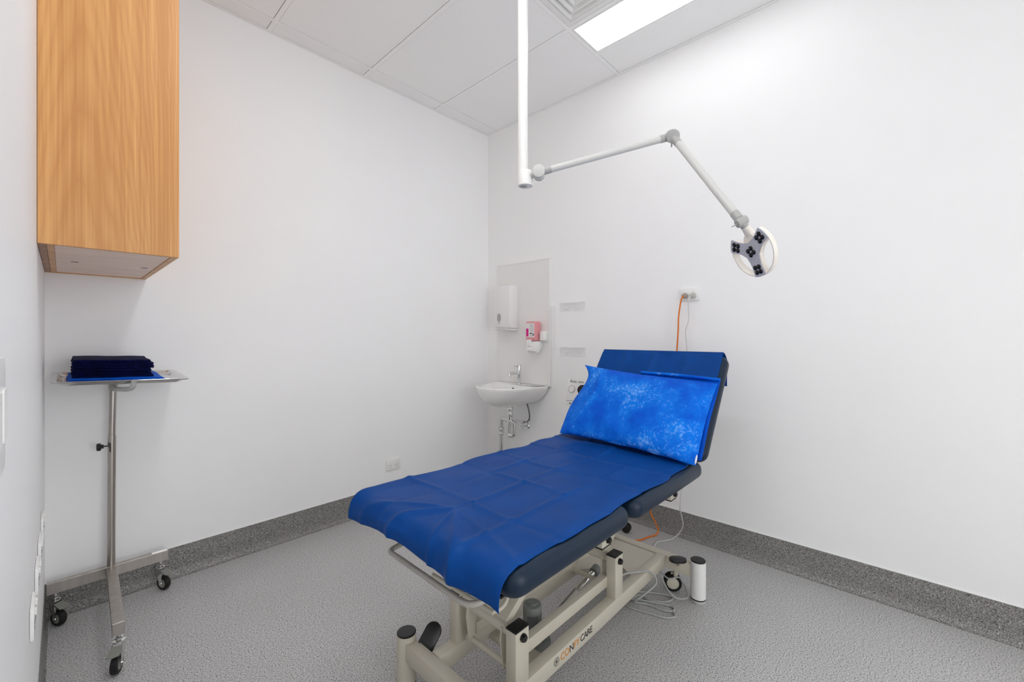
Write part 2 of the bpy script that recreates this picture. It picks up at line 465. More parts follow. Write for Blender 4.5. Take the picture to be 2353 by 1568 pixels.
# ------------------------------------------------------------------ wall cabinet
t = thing('wall_cabinet', 'tall light oak wall cabinet hung in the left corner', 'cabinet', (-2.475, -.42, 1.5))
x0, x1, y0, y1, z0, z1 = XL+.001, -2.311, -.852, -.001, 1.5, 2.62
obj('side_panel', box(B(), (x0, y0, z0), (x1, y0+.018, z1), .0006, 1), m_wood, t)
obj('side_panel', box(B(), (x0, y1-.018, z0), (x1-.019, y1, z1), .0006, 1), m_wood, t)
obj('bottom_panel', box(B(), (x0+.034, y0+.0185, z0+.003), (x1-.0205, y1-.0185, z0+.02)), m_bottom, t, label='pinkish underside panel')
obj('filler_strip', box(B(), (x0, y0+.0185, z0+.001), (x0+.0165, y1-.0185, z0+.02), .0005, 1), m_wood_d, t)
obj('filler_strip', box(B(), (x0+.0172, y0+.0185, z0+.001), (x0+.0335, y1-.0185, z0+.02), .0005, 1), m_wood, t)
obj('top_panel', box(B(), (x0, y0+.0185, z1-.018), (x1-.0205, y1-.0185, z1)), m_wood, t)
for ya, yb in ((y0+.0185, -.4275), (-.4255, y1)):
    dr = obj('door', box(B(), (x1-.0195, ya, z0+.0), (x1, yb, z1), .0008, 1), m_wood, t)
for px, py in ((-2.559, -.44), (-2.362, -.44)):
    obj('screw_slot', box(B(), (px-.010, py-.0035, z0+.0018), (px+.010, py+.0035, z0+.0032)), m_dark, t)

# ------------------------------------------------------------------ power outlets
def rocker(bm, c, u, n, w=.011, h=.015):
    M = basis(c, u, V(n).cross(V(u)), n)
    prism(bm, rrect(w, h, .002, 2), 0, .004, M, .0008)
def outlet(name, label, c, u, n, w=.112, h=.072, slots=True, th=.009, nsock=2):
    """c: centre on the wall; u: horizontal direction; n: out of the wall"""
    c = V(c); u = V(u); n = V(n); v = n.cross(u)
    if v.z < 0: u = -u; v = n.cross(u)
    t = thing(name, label, 'outlet', c)
    M = basis(c+n*.0008, u, v, n)
    pl = obj('face_plate', prism(B(), rrect(w, h, .006), 0, th, M, .0022), m_white, t, smooth=True)
    for s in ((-1, 1) if nsock == 2 else (0,)):
        bm = B(); rocker(bm, c+n*(th+.0005)+u*s*.026+v*.022, u, n); obj('switch', bm, m_white, t)
        if slots:
            bm = B()
            for (a, b, ang) in ((-.007, .001, 30), (.007, .001, -30), (0, -.012, 0)):
                R2 = Matrix.Rotation(math.radians(ang), 4, 'Z')
                prism(bm, rrect(.0022, .0075, .0004, 1), 0, .0007, basis(c+n*(th+.0006)+u*(s*.026+a)+v*(-.004+b), u, v, n) @ R2)
            obj('socket_slot', bm, m_dark, t)
    return t
outlet('power_outlet', 'white double power outlet low on the long wall above the skirting', (-.953, 0, .293), (1, 0, 0), (0, -1, 0))
o2 = outlet('power_outlet', 'white double power outlet above the couch with an orange and a white cord', (0, -1.765, 1.472), (0, 1, 0), (-1, 0, 0), slots=False)
for yc, lab in ((-1.215, 'white outlet plate on the left wall, nearest of the low row'), (-.955, 'white outlet plate on the left wall, second of the low row'),
                (-.74, 'white outlet plate on the left wall, third of the low row'), (-.49, 'white outlet plate on the left wall, farthest of the low row, nearest the cabinet wall')):
    outlet('power_outlet', lab, (XL, yc, .56 if yc > -1.1 else .565), (0, 1, 0), (1, 0, 0), slots=True, th=.0065)
t = thing('light_switch', 'white upright switch plate at the left edge, on the near left wall', 'switch', (XL, -2.15, 1.152))
obj('face_plate', prism(B(), rrect(.16, .108, .012), 0, .012, basis((XL+.0006, -2.15, 1.152), (0, 1, 0), (0, 0, 1), (1, 0, 0)), .004), m_white, t, smooth=True)
for s in (-.05, 0, .05):
    obj('switch', prism(B(), rrect(.03, .05, .003, 2), 0, .002, basis((XL+.0126, -2.15+s, 1.152), (0, 1, 0), (0, 0, 1), (1, 0, 0)), .0006), m_white, t)

# plugs and cords
t = thing('orange_cord', 'orange power cord plugged into the outlet above the couch and trailing on the floor', 'cord', (-.03, -1.74, 1.468))
bm = B(); cyl(bm, (-.0105, -1.741, 1.466), (-.032, -1.741, 1.464), .017, .015, bev=.003); cyl(bm, (-.032, -1.741, 1.464), (-.040, -1.739, 1.463), .012, .008)
obj('plug', bm, m_plug_clear, t, smooth=True, label='clear round plug')
bm = B(); pipe(bm, [(-.036, -1.740, 1.463), (-.048, -1.737, 1.456), (-.052, -1.728, 1.425), (-.05, -1.715, 1.335), (-.05, -1.712, 1.251), (-.05, -1.704, 1.124), (-.055, -1.69, .9), (-.06, -1.63, .5), (-.10, -1.578, .25), (-.12, -1.571, .146), (-.10, -1.590, .079),
          (-.085, -1.604, .03), (-.11, -1.600, .006), (-.16, -1.578, .0045), (-.221, -1.563, .0045), (-.27, -1.53, .0045), (-.30, -1.49, .0045), (-.295, -1.42, .006), (-.285, -1.32, .02)], .0042, 10)
obj('cable', bm, m_orange, t, smooth=True)
t = thing('white_cord', 'thin white power cord hanging from the outlet down behind the couch backrest', 'cord', (-.03, -1.79, 1.468))
bm = B(); cyl(bm, (-.0105, -1.79, 1.466), (-.034, -1.79, 1.464), .0165, .014, bev=.003); box(bm, (-.042, -1.79, 1.457), (-.03, -1.772, 1.469), .003)
obj('plug', bm, m_plug_green, t, smooth=True, label='grey-green plug')
bm = B(); pipe(bm, [(-.036, -1.781, 1.463), (-.050, -1.776, 1.445), (-.052, -1.774, 1.418), (-.05, -1.774, 1.32), (-.05, -1.758, 1.248), (-.05, -1.766, 1.126), (-.06, -1.78, .9), (-.14, -1.80, .55), (-.24, -1.80, .30), (-.19, -1.787, .20), (-.11, -1.765, .118),
          (-.085, -1.735, .055), (-.10, -1.70, .012), (-.14, -1.67, .0035), (-.188, -1.643, .0035), (-.28, -1.66, .0035), (-.40, -1.70, .0035), (-.50, -1.72, .012)], .0032, 10)
obj('cable', bm, m_cable_white, t, smooth=True)

# ------------------------------------------------------------------ wash basin corner
t = obj('splash_panel', box(B(), (-.018, -.712, .83), (-.0005, -.136, 1.828), .0012, 1), m_panel)
tag(t, 'pale upright splash panel fixed to the wall behind the wash basin', 'panel')
bm = B(); box(bm, (-.020, -.712, .838), (-.0182, -.700, 1.828)); box(bm, (-.020, -.700, 1.818), (-.0182, -.136, 1.828))
obj('edge_strip', bm, m_white, t)

t = thing('towel_dispenser', 'white paper towel dispenser with an oval window beside the soap', 'dispenser', (-.0185, -.289, 1.27))
bm = B()
pr_ = [(0, 0), (-.078, 0), (-.088, .006), (-.105, .04), (-.106, .30), (-.098, .345), (-.08, .352), (0, .352)]
# side profile (x,z) extruded along y
def extr_y(bm, prof, y0, y1, ox, oz, bev=0):
    return prism(bm, prof, y0, y1, basis((ox, 0, oz), (1, 0, 0), (0, 0, 1), (0, 1, 0)), bev)
extr_y(bm, pr_, -.378, -.200, -.0188, 1.285, .005)
obj('cover', bm, m_white, t, smooth=True)
bm = B(); extr_y(bm, [(0, 0), (-.07, -.004), (-.118, .008), (-.118, .013), (-.085, .012), (0, .012)], -.380, -.198, -.0188, 1.270, .001)
obj('lower_lip', bm, m_white, t, smooth=True)
M = basis((-.1252, -.262, 1.372), (0, 1, 0), (0, 0, 1), (-1, 0, 0))
el = [(.020*math.cos(a), .033*math.sin(a)) for a in (2*math.pi*i/28 for i in range(28))]
obj('window', prism(B(), el, 0, .0012, M), m_grey, t)
obj('window_rim', prism(B(), [(x*1.18, y*1.14) for x, y in el], -.0002, .0006, M), m_lgrey, t)
obj('maker_mark', prism(B(), rrect(.026, .003, .001, 1), 0, .0008, basis((-.1252, -.262, 1.328), (0, 1, 0), (0, 0, 1), (-1, 0, 0))), m_inkgrey, t)

t = thing('soap_bottle', 'square bottle of pink hand soap with a white label, in the wall bracket', 'bottle', (-.065, -.585, 1.185))
obj('bottle_body', box(B(), (-.108, -.632, 1.185), (-.030, -.538, 1.335), .010, 3), m_soap, t, smooth=True)
lb = obj('label', box(B(), (-.1092, -.628, 1.212), (-.1084, -.545, 1.322)), m_label, t, label='white label with magenta block')
obj('label_block', box(B(), (-.1098, -.570, 1.218), (-.1093, -.5455, 1.28)), m_pink, lb)
bm = B()
for k in range(9): box(bm, (-.1097, -.622+random.uniform(0, .004), 1.314-k*.0075), (-.1093, -.580-random.uniform(0, .006), 1.3155-k*.0075))
obj('fine_print', bm, m_inkgrey, lb)
bm = B(); box(bm, (-.1097, -.605, 1.238), (-.1093, -.584, 1.246)); box(bm, (-.1097, -.623, 1.224), (-.1093, -.613, 1.242))
for k in range(3): box(bm, (-.1097, -.605, 1.220+k*.005), (-.1093, -.588, 1.2215+k*.005))
obj('dark_print', bm, m_ink, lb)
t = thing('soap_bracket', 'white wall bracket with pump spout holding the pink soap', 'bracket', (-.0185, -.60, 1.09))
bm = B(); box(bm, (-.030, -.690, 1.175), (-.0187, -.560, 1.262), .004); 
extr_y(bm, [(0, .092), (-.085, .088), (-.095, .06), (-.095, .015), (-.075, .0), (-.05, 0), (-.0, .05)], -.640, -.565, -.0187, 1.092, .002)
box(bm, (-.065, -.690, 1.185), (-.0187, -.640, 1.255), .008, 3)
obj('bracket_body', bm, m_white, t, smooth=True)
bm = B(); prism(bm, [(-.022, 0), (.022, 0), (.018, .055), (-.018, .055)], 0, .018, basis((-.1105, -.585, 1.140), (0, 1, 0), (0, 0, 1), (-1, 0, 0)), .003)
box(bm, (-.128, -.609, 1.108), (-.1105, -.562, 1.137), .004)
obj('pump_lever', bm, m_white, t, smooth=True)

# basin
t = thing('wash_basin', 'white half-round wall-hung ceramic wash basin in the corner', 'basin', (-.0, -.424, .68))
def dshape(k, cx, cyy, hw, dep, n=40, p=2.3):
    out = []
    for i in range(n+1):
        a = math.pi*i/n
        c, s_ = math.cos(a), math.sin(a)
        y = hw*(abs(c)**(2/p))*(1 if c > 0 else -1); x = -dep*(abs(s_)**(2/p))
        out.append((cx+x, cyy+y))
    return out
def dloft(bm, rings, back):
    vs = []
    for (hw, dep, z, bx, cyy) in rings:
        L = dshape(0, bx, cyy, hw, dep); vs.append([bm.verts.new((x, y, z)) for x, y in L])
    for A, Bq in zip(vs, vs[1:]):
        for i in range(len(A)-1): bm.faces.new((A[i], A[i+1], Bq[i+1], Bq[i]))
        bm.faces.new((A[-1], A[0], Bq[0], Bq[-1]))
    bm.faces.new(vs[-1]); bm.faces.new(vs[0])
bm = B(); yc = -.424; bx = -.0188
dloft(bm, [(.035, .235, .672, bx, yc), (.085, .30, .678, bx, yc), (.15, .36, .700, bx, yc), (.205, .398, .735, bx, yc), (.244, .420, .775, bx, yc), (.262, .430, .808, bx, yc), (.268, .434, .826, bx, yc), (.2665, .4325, .831, bx, yc), (.262, .428, .834, bx, yc),
           (.248, .412, .833, bx, yc), (.243, .300, .831, -.13, yc), (.236, .290, .822, -.133, yc), (.216, .262, .785, -.14, yc), (.17, .215, .745, -.15, yc), (.10, .15, .722, -.17, yc), (.03, .06, .716, -.20, yc)], bx)
obj('basin_body', bm, m_ceramic, t, smooth=True, ang=60)
obj('overflow_hole', lathe(B(), [(0, 0), (.008, 0), (.008, .003), (0, .003)], (-.140, -.435, .803), (-1, 0, -.25), 16), m_dark, t)
bm = B(); cyl(bm, (-.21, yc, .715), (-.21, yc, .719), .022)
obj('drain_ring', bm, m_chrome, t, smooth=True)

t = thing('basin_tap', 'chrome mixer tap standing on the back of the wash basin', 'tap', (-.075, -.437, .833))
obj('tap_body', cyl(B(), (-.075, -.437, .8325), (-.075, -.437, .992), .0185, bev=.0015), m_chrome, t, smooth=True)
obj('tap_base', cyl(B(), (-.075, -.437, .832), (-.075, -.437, .840), .024, bev=.002), m_chrome, t, smooth=True)
bm = B(); pipe(bm, [(-.085, -.437, .922), (-.13, -.436, .925), (-.176, -.435, .922), (-.186, -.435, .912), (-.188, -.435, .902)], .011, smooth=4); obj('spout', bm, m_chrome, t, smooth=True)
bm = B(); cyl(bm, (-.075, -.437, .975), (-.135, -.436, .980), .0035); obj('lever', bm, m_chrome, t, smooth=True)

t = thing('basin_drain', 'chrome bottle trap and waste pipe under the wash basin', 'pipe', (-.17, -.43, .15))
obj('tailpiece', cyl(B(), (-.17, -.43, .53), (-.17, -.43, .672), .0185), m_chrome, t, smooth=True)
bm = B(); cyl(bm, (-.17, -.43, .585), (-.17, -.43, .625), .0245, bev=.003); cyl(bm, (-.17, -.43, .632), (-.17, -.43, .660), .027, bev=.002); cyl(bm, (-.17, -.43, .545), (-.17, -.43, .560), .025, bev=.002)
obj('collar_nut', bm, m_chrome, t, smooth=True)
bm = B(); pipe(bm, roundcorners([(-.17, -.468, .545), (-.17, -.468, .435), (-.17, -.420, .435), (-.17, -.420, .545)], .022), .0165, smooth=3); obj('trap_bend', bm, m_chrome, t, smooth=True)
bm = B(); pipe(bm, roundcorners([(-.17, -.468, .500), (-.17, -.468, .548), (-.135, -.30, .548), (-.125, -.287, .46)], .028), .0165, smooth=3); obj('outlet_bend', bm, m_chrome, t, smooth=True)
obj('waste_pipe', cyl(B(), (-.125, -.287, .012), (-.125, -.287, .47), .0185), m_chrome, t, smooth=True)
bm = B(); cyl(bm, (-.125, -.287, .445), (-.125, -.287, .470), .025, bev=.003); obj('pipe_collar', bm, m_chrome, t, smooth=True)
obj('pipe_collar', cyl(B(), (-.125, -.287, .405), (-.125, -.287, .435), .024, bev=.003), m_chrome, t, smooth=True)
obj('floor_flange', cyl(B(), (-.125, -.287, .001), (-.125, -.287, .012), .035, bev=.002), m_chrome, t, smooth=True)

t = thing('supply_valve', 'chrome supply valve with lever on the wall beside the basin trap', 'valve', (0, -.434, .49))
obj('wall_flange', cyl(B(), (-.0005, -.455, .488), (-.010, -.455, .488), .032, .026), m_chrome, t, smooth=True)
bm = B(); cyl(bm, (-.010, -.455, .488), (-.075, -.450, .488), .011); cyl(bm, (-.045, -.453, .475), (-.045, -.452, .535), .010); cyl(bm, (-.05, -.462, .528), (-.13, -.440, .545), .009); cyl(bm, (-.045, -.46, .528), (-.070, -.452, .532), .014, bev=.002); cyl(bm, (-.112, -.445, .541), (-.128, -.440, .545), .013, bev=.002)
obj('valve_body', bm, m_chrome, t, smooth=True)
bm = B(); pipe(bm, [(-.045, -.462, .512), (-.06, -.50, .530), (-.06, -.545, .560)], lambda u: .005, smooth=3); obj('valve_lever', bm, m_chrome, t, smooth=True)
bm = B(); pipe(bm, [(-.10, -.535, .715), (-.085, -.545, .66), (-.075, -.549, .61), (-.07, -.546, .575), (-.062, -.52, .543), (-.05, -.475, .53)], .0052); obj('braided_hose', bm, mat('braided_hose', (120, 120, 120), .3, .8), t, smooth=True)

# clear acrylic holders on the right wall
def holder(name, label, zc, h):
    t = thing(name, label, 'holder', (0, -.908, zc))
    obj('back_plate', box(B(), (-.006, -1.020, zc-h/2), (-.0008, -.796, zc+h/2), .001, 1), m_acrylic, t)
    for y in (-.858, -.957): obj('fixing_peg', cyl(B(), (-.006, y, zc-.010), (-.014, y, zc-.010), .007, bev=.001), m_white, t, smooth=True)
    obj('front_ledge', box(B(), (-.030, -1.020, zc+h/2-.006), (-.0062, -.80, zc+h/2-.002)), m_acrylic, t)
holder('glove_rack', 'clear acrylic strip with two pegs on the wall, upper of the pair', 1.440, .066)
holder('glove_rack', 'clear acrylic strip with two pegs on the wall, lower of the pair', 1.105, .068)
t = obj('acrylic_side', box(B(), (-.045, -.748, 1.07), (-.0008, -.744, 1.455), .001, 1), m_acrylic)
tag(t, 'clear upright acrylic fin on the wall between splash panel and glove racks', 'holder')

# ------------------------------------------------------------------ ceiling examination lamp
t = thing('examination_lamp', 'white ceiling-mounted examination lamp with two jointed arms over the couch', 'lamp', (-1.284, -1.555, 3.0))
P0 = V((-1.284, -1.555, 0))
bm = B(); cyl(bm, P0+V((0, 0, 1.90)), P0+V((0, 0, 2.985)), .0208, seg=32); obj('ceiling_pole', bm, m_matwhite, t, smooth=True)
bm = B(); cyl(bm, P0+V((0, 0, 2.985)), P0+V((0, 0, 2.9985)), .07, seg=32, bev=.003); obj('ceiling_plate', bm, m_matwhite, t, smooth=True)
hub = V((-1.277, -1.563, 0))
bm = B(); lathe(bm, [(0, 0), (.029, 0), (.031, .002), (.0305, .055), (.024, .064), (0, .064)], hub+V((0, 0, 1.846)), (0, 0, 1), 32); hb = obj('pivot_hub', bm, m_matwhite, t, smooth=True)
bm = B(); cyl(bm, hub+V((-.007, .004, 1.8445)), hub+V((-.007, .004, 1.8465)), .015); obj('hub_cap', bm, m_grey, hb, smooth=True)
# joint discs face the camera side of the arm plane
J1 = V((-1.262, -1.622, 1.892)); J2 = V((-.929, -2.037, 2.022)); J3 = V((-1.094, -2.329, 1.594))
side1 = V((-.78, -.60, -.10)).normalized()
bm = B(); cyl(bm, J1-side1*.030, J1+side1*.030, .0255, bev=.004, seg=32); cyl(bm, hub+V((0, 0, 1.885)), J1, .014); obj('joint', bm, m_lgrey, t, smooth=True)
bm = B(); cyl(bm, J1-side1*.036, J1-side1*.030, .0245, seg=32); obj('friction_ring', bm, m_black, t, smooth=True)
a1 = (J2-J1).normalized()
bm = B(); cyl(bm, J1+a1*.015, J1+a1*.052, .0150, .0145); obj('arm_socket', bm, m_grey, t, smooth=True)
bm = B(); cyl(bm, J1+a1*.050, J2-a1*.048, .0137, seg=28); obj('upper_arm', bm, m_lgrey, t, smooth=True)
bm = B(); cyl(bm, J2-a1*.050, J2, .0150); obj('arm_socket', bm, m_grey, t, smooth=True)
side2 = V((-.80, -.42, -.42)).normalized()
bm = B(); cyl(bm, J2-side2*.034, J2+side2*.030, .0255, bev=.003, seg=32); cyl(bm, J2-V((.0, .0, .015))-side2*.03, J2-V((.0, .0, .045))-side2*.035, .003); obj('elbow_joint', bm, m_grey, t, smooth=True)
a2 = (J3-J2).normalized()
bm = B(); cyl(bm, J2+a2*.01, J2+a2*.060, .0175, .0145); obj('arm_socket', bm, m_grey, t, smooth=True)
bm = B(); cyl(bm, J2+a2*.058, J3-a2*.042, .0137, seg=28); obj('lower_arm', bm, m_lgrey, t, smooth=True)
bm = B(); cyl(bm, J3-a2*.044, J3-a2*.012, .0145); cyl(bm, J3-a2*.02, J3, .0125); 
side3 = V((-.62, -.35, -.70)).normalized()
HC = V((-1.060, -2.351, 1.500)); N_ = V((-.757, .557, -.342)).normalized(); pv = V((-.617, -.781, .096)).normalized(); qv = V((-.214, .284, .935)).normalized()
qv = (qv - N_*qv.dot(N_)).normalized(); pv = (pv-N_*pv.dot(N_)-qv*pv.dot(qv)).normalized()
sd = V((.45, -.55, .38)).normalized()
cyl(bm, J3-sd*.016, J3+sd*.018, .0145, bev=.002, seg=28)
cyl(bm, J3-sd*.010-a2*0, J3-sd*.012+V((-.02, .012, -.012)), .002)
back = HC - N_*.020
neck0 = J3+V((.008, .0, -.016)); neckt = back+qv*.052
cyl(bm, J3, J3+(neckt-J3)*.35, .0125)
obj('wrist_joint', bm, m_grey, t, smooth=True)
bm = B(); cyl(bm, J3+(neckt-J3)*.33, neckt, .0118, .016); lathe(bm, [(0, -.008), (.023, -.008), (.026, -.004), (.026, .010), (.023, .014), (0, .014)], back+qv*.036, N_, 32)
obj('head_mount', bm, m_lampwhite, t, smooth=True)
R_ = .0867
MH = basis(HC, pv, qv, N_)
# outer ring (front edge thin, slightly conical)
prof = [(R_, 0), (R_*1.01, -.004), (R_*1.01, -.014), (R_*.88, -.018), (R_*.85, -.015), (R_*.955, 0)]
bm = B(); seg = 56; loops_ = []
for i in range(seg+1):
    a = math.radians(148+(392-148)*i/seg)
    loops_.append([bm.verts.new(HC+N_*h+(pv*math.cos(a)+qv*math.sin(a))*r) for r, h in prof])
for A, Bq in zip(loops_, loops_[1:]):
    for i in range(len(prof)): bm.faces.new((A[i], A[(i+1) % len(prof)], Bq[(i+1) % len(prof)], Bq[i]))
bm.faces.new(loops_[0]); bm.faces.new(loops_[-1])
obj('ring', bm, m_lampwhite, t, smooth=True)
def yshape(k, tip=1.0, wd=.245, waist=.33):
    out = []
    for a0 in (30, 150, 270):
        a = math.radians(a0); d = V((math.cos(a), math.sin(a))); n = V((-d.y, d.x))
        # tip edge is an arc of the ring
        ha = math.asin(wd*1.08/tip)
        for s in (-1, -.5, 0, .5, 1):
            b = a+ha*s; out.append((V((math.cos(b), math.sin(b)))*tip*k))
        out.append((d*.62+n*wd*.92)*k)
        out.append((d*.42+n*wd*.90)*k)
        b = math.radians(a0+60); out.append(V((math.cos(b), math.sin(b)))*waist*k)
        a2_ = math.radians(a0+120); d2 = V((math.cos(a2_), math.sin(a2_))); n2 = V((-d2.y, d2.x))
        out.append((d2*.42-n2*wd*.90)*k); out.append((d2*.62-n2*wd*.92)*k)
    return [(p.x, p.y) for p in out]
obj('light_spider', prism(B(), yshape(R_*.985), -.016, -.0005, MH, .002), m_lampwhite, t)
lp = obj('lens_panel', prism(B(), yshape(R_*1.0), 0, .0035, MH, .001), m_silver, t)
for cxl, cyl_, rot in [(0, 0, 20)] + [(math.cos(math.radians(a))*.72, math.sin(math.radians(a))*.72, a) for a in (30, 150, 270)]:
    for i in range(4):
        a = math.radians(rot+45+90*i); rr = .132
        c = HC+pv*(cxl+math.cos(a)*rr)*R_+qv*(cyl_+math.sin(a)*rr)*R_+N_*.0034
        bm = B(); lathe(bm, [(0, 0), (.0080, 0), (.0076, .0022), (.005, .0042), (0, .005)], c, N_, 16); obj('lens', bm, m_lens, lp, smooth=True)

# ------------------------------------------------------------------ treatment couch
t = thing('treatment_couch', 'electric treatment couch with cream frame and navy upholstery', 'couch', (-1.17, -1.72, 0))
YR, YL = -1.87, -1.556          # outer faces of the two side beams
zt = .168
def part(name, bm, m, smooth=False, label=None, parent=None): return obj(name, bm, m, parent or t, smooth=smooth, label=label)
sb = part('side_beam', box(B(), (-1.745, YR, .110), (-.607, YR+.042, zt), .004), m_cream, True)
part('side_beam', box(B(), (-1.745, YL-.042, .110), (-.607, YL, zt), .004), m_cream, True)
for x in (-1.768, -.585):
    part('end_beam', box(B(), (x-.022, -1.99, .108), (x+.022, -1.465, .168), .004), m_cream, True)
    for y in (-2.016, -1.440):
        ft = part('foot_post', cyl(B(), (x, y, .020), (x, y, .186), .0335, seg=36), m_matwhite if x > -1 else m_cream, True)
        part('post_cap', lathe(B(), [(0, 0), (.0325, 0), (.0330, .003), (.030, .0055), (0, .006)], (x, y, .1862), seg=36), m_black, True, parent=ft)
        part('foot_ring', lathe(B(), [(0, 0), (.031, 0), (.0325, .003), (.0325, .0075), (.030, .008), (.030, .010), (.0335, .0105), (.0335, .0135), (0, .0135)], (x, y, .001), seg=36), m_lgrey, True, parent=ft)
        part('rubber_ring', cyl(B(), (x, y, .0146), (x, y, .0198), .0338, seg=36), m_rubber, True, parent=ft)
for x in (-1.640, -1.052):
    for yo, s in ((YR, 1), (YL, -1)):
        y0, y1 = sorted((yo, yo+s*.042))
        p = part('frame_post', box(B(), (x-.030, y0, zt-.002), (x+.030, y1, .334), .0025), m_cream, True)
        part('post_cap', box(B(), (x-.0305, y0-.0005, .334), (x+.0305, y1+.0005, .3395), .0015), m_black, parent=p)
        yy = yo-s*.0005
        bm = B(); lathe(bm, [(0, 0), (.0125, 0), (.0125, .006), (.010, .012), (0, .013)], (x, yy, .313), (0, -s, 0), 8)
        part('pivot_cap', bm, m_black, True, parent=p)
    part('cross_tube', cyl(B(), (x, YR+.042, .312), (x, YL-.042, .312), .0185, seg=28), m_cream, True)
    part('tube_seal', cyl(B(), (x, YL-.0425, .312), (x, YL-.0455, .312), .0195, seg=28), m_black, True)
    # rocker plates hanging from the tube
    for y in (-1.800, -1.640):
        pts = [(-.020, .020), (.020, .020), (.045 if x > -1.3 else .012, -.085), (.012, -.115), (-.012, -.115), (-.026, -.02)]
        part('rocker_plate', prism(B(), pts, -.003, .003, basis((x, y, .300), (1, 0, 0), (0, 0, 1), (0, -1, 0)), .0008), m_cream)
    part('pivot_rod', cyl(B(), (x, -1.825, .196), (x, -1.62, .196), .009), m_cream, True)
# lift arms from the cross tubes to the upper frame
for x in (-1.640, -1.052):
    p0 = V((x+.0, 0, .322)); p1 = V((x+.330, 0, .520)); d_ = (p1-p0).normalized(); n_ = V((-d_.z, 0, d_.x))
    L = (p1-p0).length
    M = basis((p0.x, -1.735, p0.z), d_, (0, 1, 0), n_)
    la = part('lift_arm', prism(B(), [(0, -.072), (L, -.05), (L, .05), (0, .072)], -.012, .016, M, .003), m_cream, True)
    part('arm_slot', prism(B(), rrect(.055, .004, .0015, 2), .0162, .0172, basis(p0+d_*.13+V((0, -1.735-.012, 0)), d_, (0, 1, 0), n_)), m_dark, parent=la)
part('link_beam', box(B(), (-1.625, -1.832, .205), (-1.07, -1.803, .248), .003), m_cream, True)
part('link_beam', box(B(), (-1.625, -1.650, .205), (-1.07, -1.622, .248), .003), m_cream, True)
# upper frame
for y in (-1.930, -1.530):
    part('upper_rail', box(B(), (-1.80, y, .575), (-.70, y+.035, .612), .003), m_cream, True)
for x in (-1.252, -.653):
    for y in (-1.930, -1.535):
        p = part('hanger_post', box(B(), (x-.030, y, .467), (x+.030, y+.04, .60), .002), m_cream, True)
        part('post_cap', box(B(), (x-.0305, y-.0005, .4625), (x+.0305, y+.0405, .4665), .001), m_black, parent=p)
        s = -1 if y < -1.7 else 1
        bm = B(); lathe(bm, [(0, 0), (.0125, 0), (.0125, .006), (.010, .012), (0, .013)], (x+.008, y if s < 0 else y+.04, .488), (0, s, 0), 8)
        part('pivot_cap', bm, m_black, True, parent=p)
    part('upper_cross_tube', cyl(B(), (x+.005, -1.889, .500), (x+.005, -1.536, .500), .0185), m_cream, True)
# paper-roll rail at the foot end
m_rail = mat('grey_rail_enamel', (176, 173, 165), .35)
ra = roundcorners([(-1.60, -1.498, .560), (-1.868, -1.490, .527), (-1.872, -1.70, .527)], .022, 6)
rb = roundcorners([(-1.872, -1.70, .527), (-1.876, -1.912, .527), (-1.60, -1.895, .56)], .055, 8)
bm = B(); pipe(bm, ra[:-1]+rb, .0085, seg=14, smooth=0)
part('foot_rail', bm, m_rail, True)
bm = B(); pipe(bm, roundcorners([(-1.772, -1.60, .452), (-1.768, -1.875, .450), (-1.73, -1.882, .455), (-1.64, -1.850, .53)], .02, 4), .0065, seg=10, smooth=2)
part('inner_rail', bm, m_cream, True)
# base cover at the head end
bm = B(); prism(bm, [(-.607, -1.596), (-.607, -1.832), (-.875, -1.832), (-.838, -1.775), (-1.00, -1.62), (-1.00, -1.596)], .140, .1645, None, .002)
cv = part('base_cover', bm, m_cream)
part('cover_seam', box(B(), (-.618, -1.826, .1646), (-.6155, -1.60, .1652)), m_dark, parent=cv)
# actuator
def seglen(bm, *a, **k): return cyl(bm, *a, **k)
bm = B(); cyl(bm, (-1.435, -1.735, .115), (-1.435, -1.735, .262), .034, .034, seg=32, bev=.006); cyl(bm, (-1.435, -1.735, .262), (-1.435, -1.735, .268), .018)
mo = part('motor', bm, m_motor, True)
bm = B(); box(bm, (-1.47, -1.768, .060), (-1.375, -1.700, .125), .012, 3); cyl(bm, (-1.485, -1.735, .09), (-1.36, -1.735, .10), .030, bev=.006)
part('gearbox', bm, m_motor, True)
bm = B()
for k in range(5):
    a = math.radians(196+k*13); c = V((-1.435+math.cos(a)*.0346, -1.735+math.sin(a)*.0346, .205)); dn = V((math.cos(a), math.sin(a), 0))
    prism(bm, rrect(.0085, .060, .0005, 1), 0, .0004, basis(c, (-math.sin(a), math.cos(a), 0), (0, 0, 1), dn))
part('rating_label', bm, mat('label_silver', (92, 94, 98), .4), parent=mo)
bm = B(); cyl(bm, (-1.37, -1.735, .128), (-1.10, -1.712, .165), .0085, seg=16); part('actuator_tube', bm, m_lgrey, True)
bm = B(); cyl(bm, (-1.36, -1.715, .125), (-1.12, -1.700, .158), .0045, seg=12); part('guide_rod', bm, m_steel, True)
bm = B(); cyl(bm, (-1.13, -1.714, .161), (-.985, -1.710, .180), .0125, seg=20); part('actuator_rod', bm, m_tray, True)
bm = B(); cyl(bm, (-.99, -1.710, .179), (-.955, -1.709, .186), .021, bev=.004); part('rod_end', bm, m_motor, True)
bm = B(); cyl(bm, (-1.485, -1.785, .10), (-1.485, -1.69, .10), .007); box(bm, (-1.50, -1.80, .085), (-1.478, -1.783, .112), .003); part('motor_bolt', bm, m_chrome, True)
part('motor_bracket', box(B(), (-1.52, -1.829, .112), (-1.46, -1.597, .128), .002), m_cream, True)

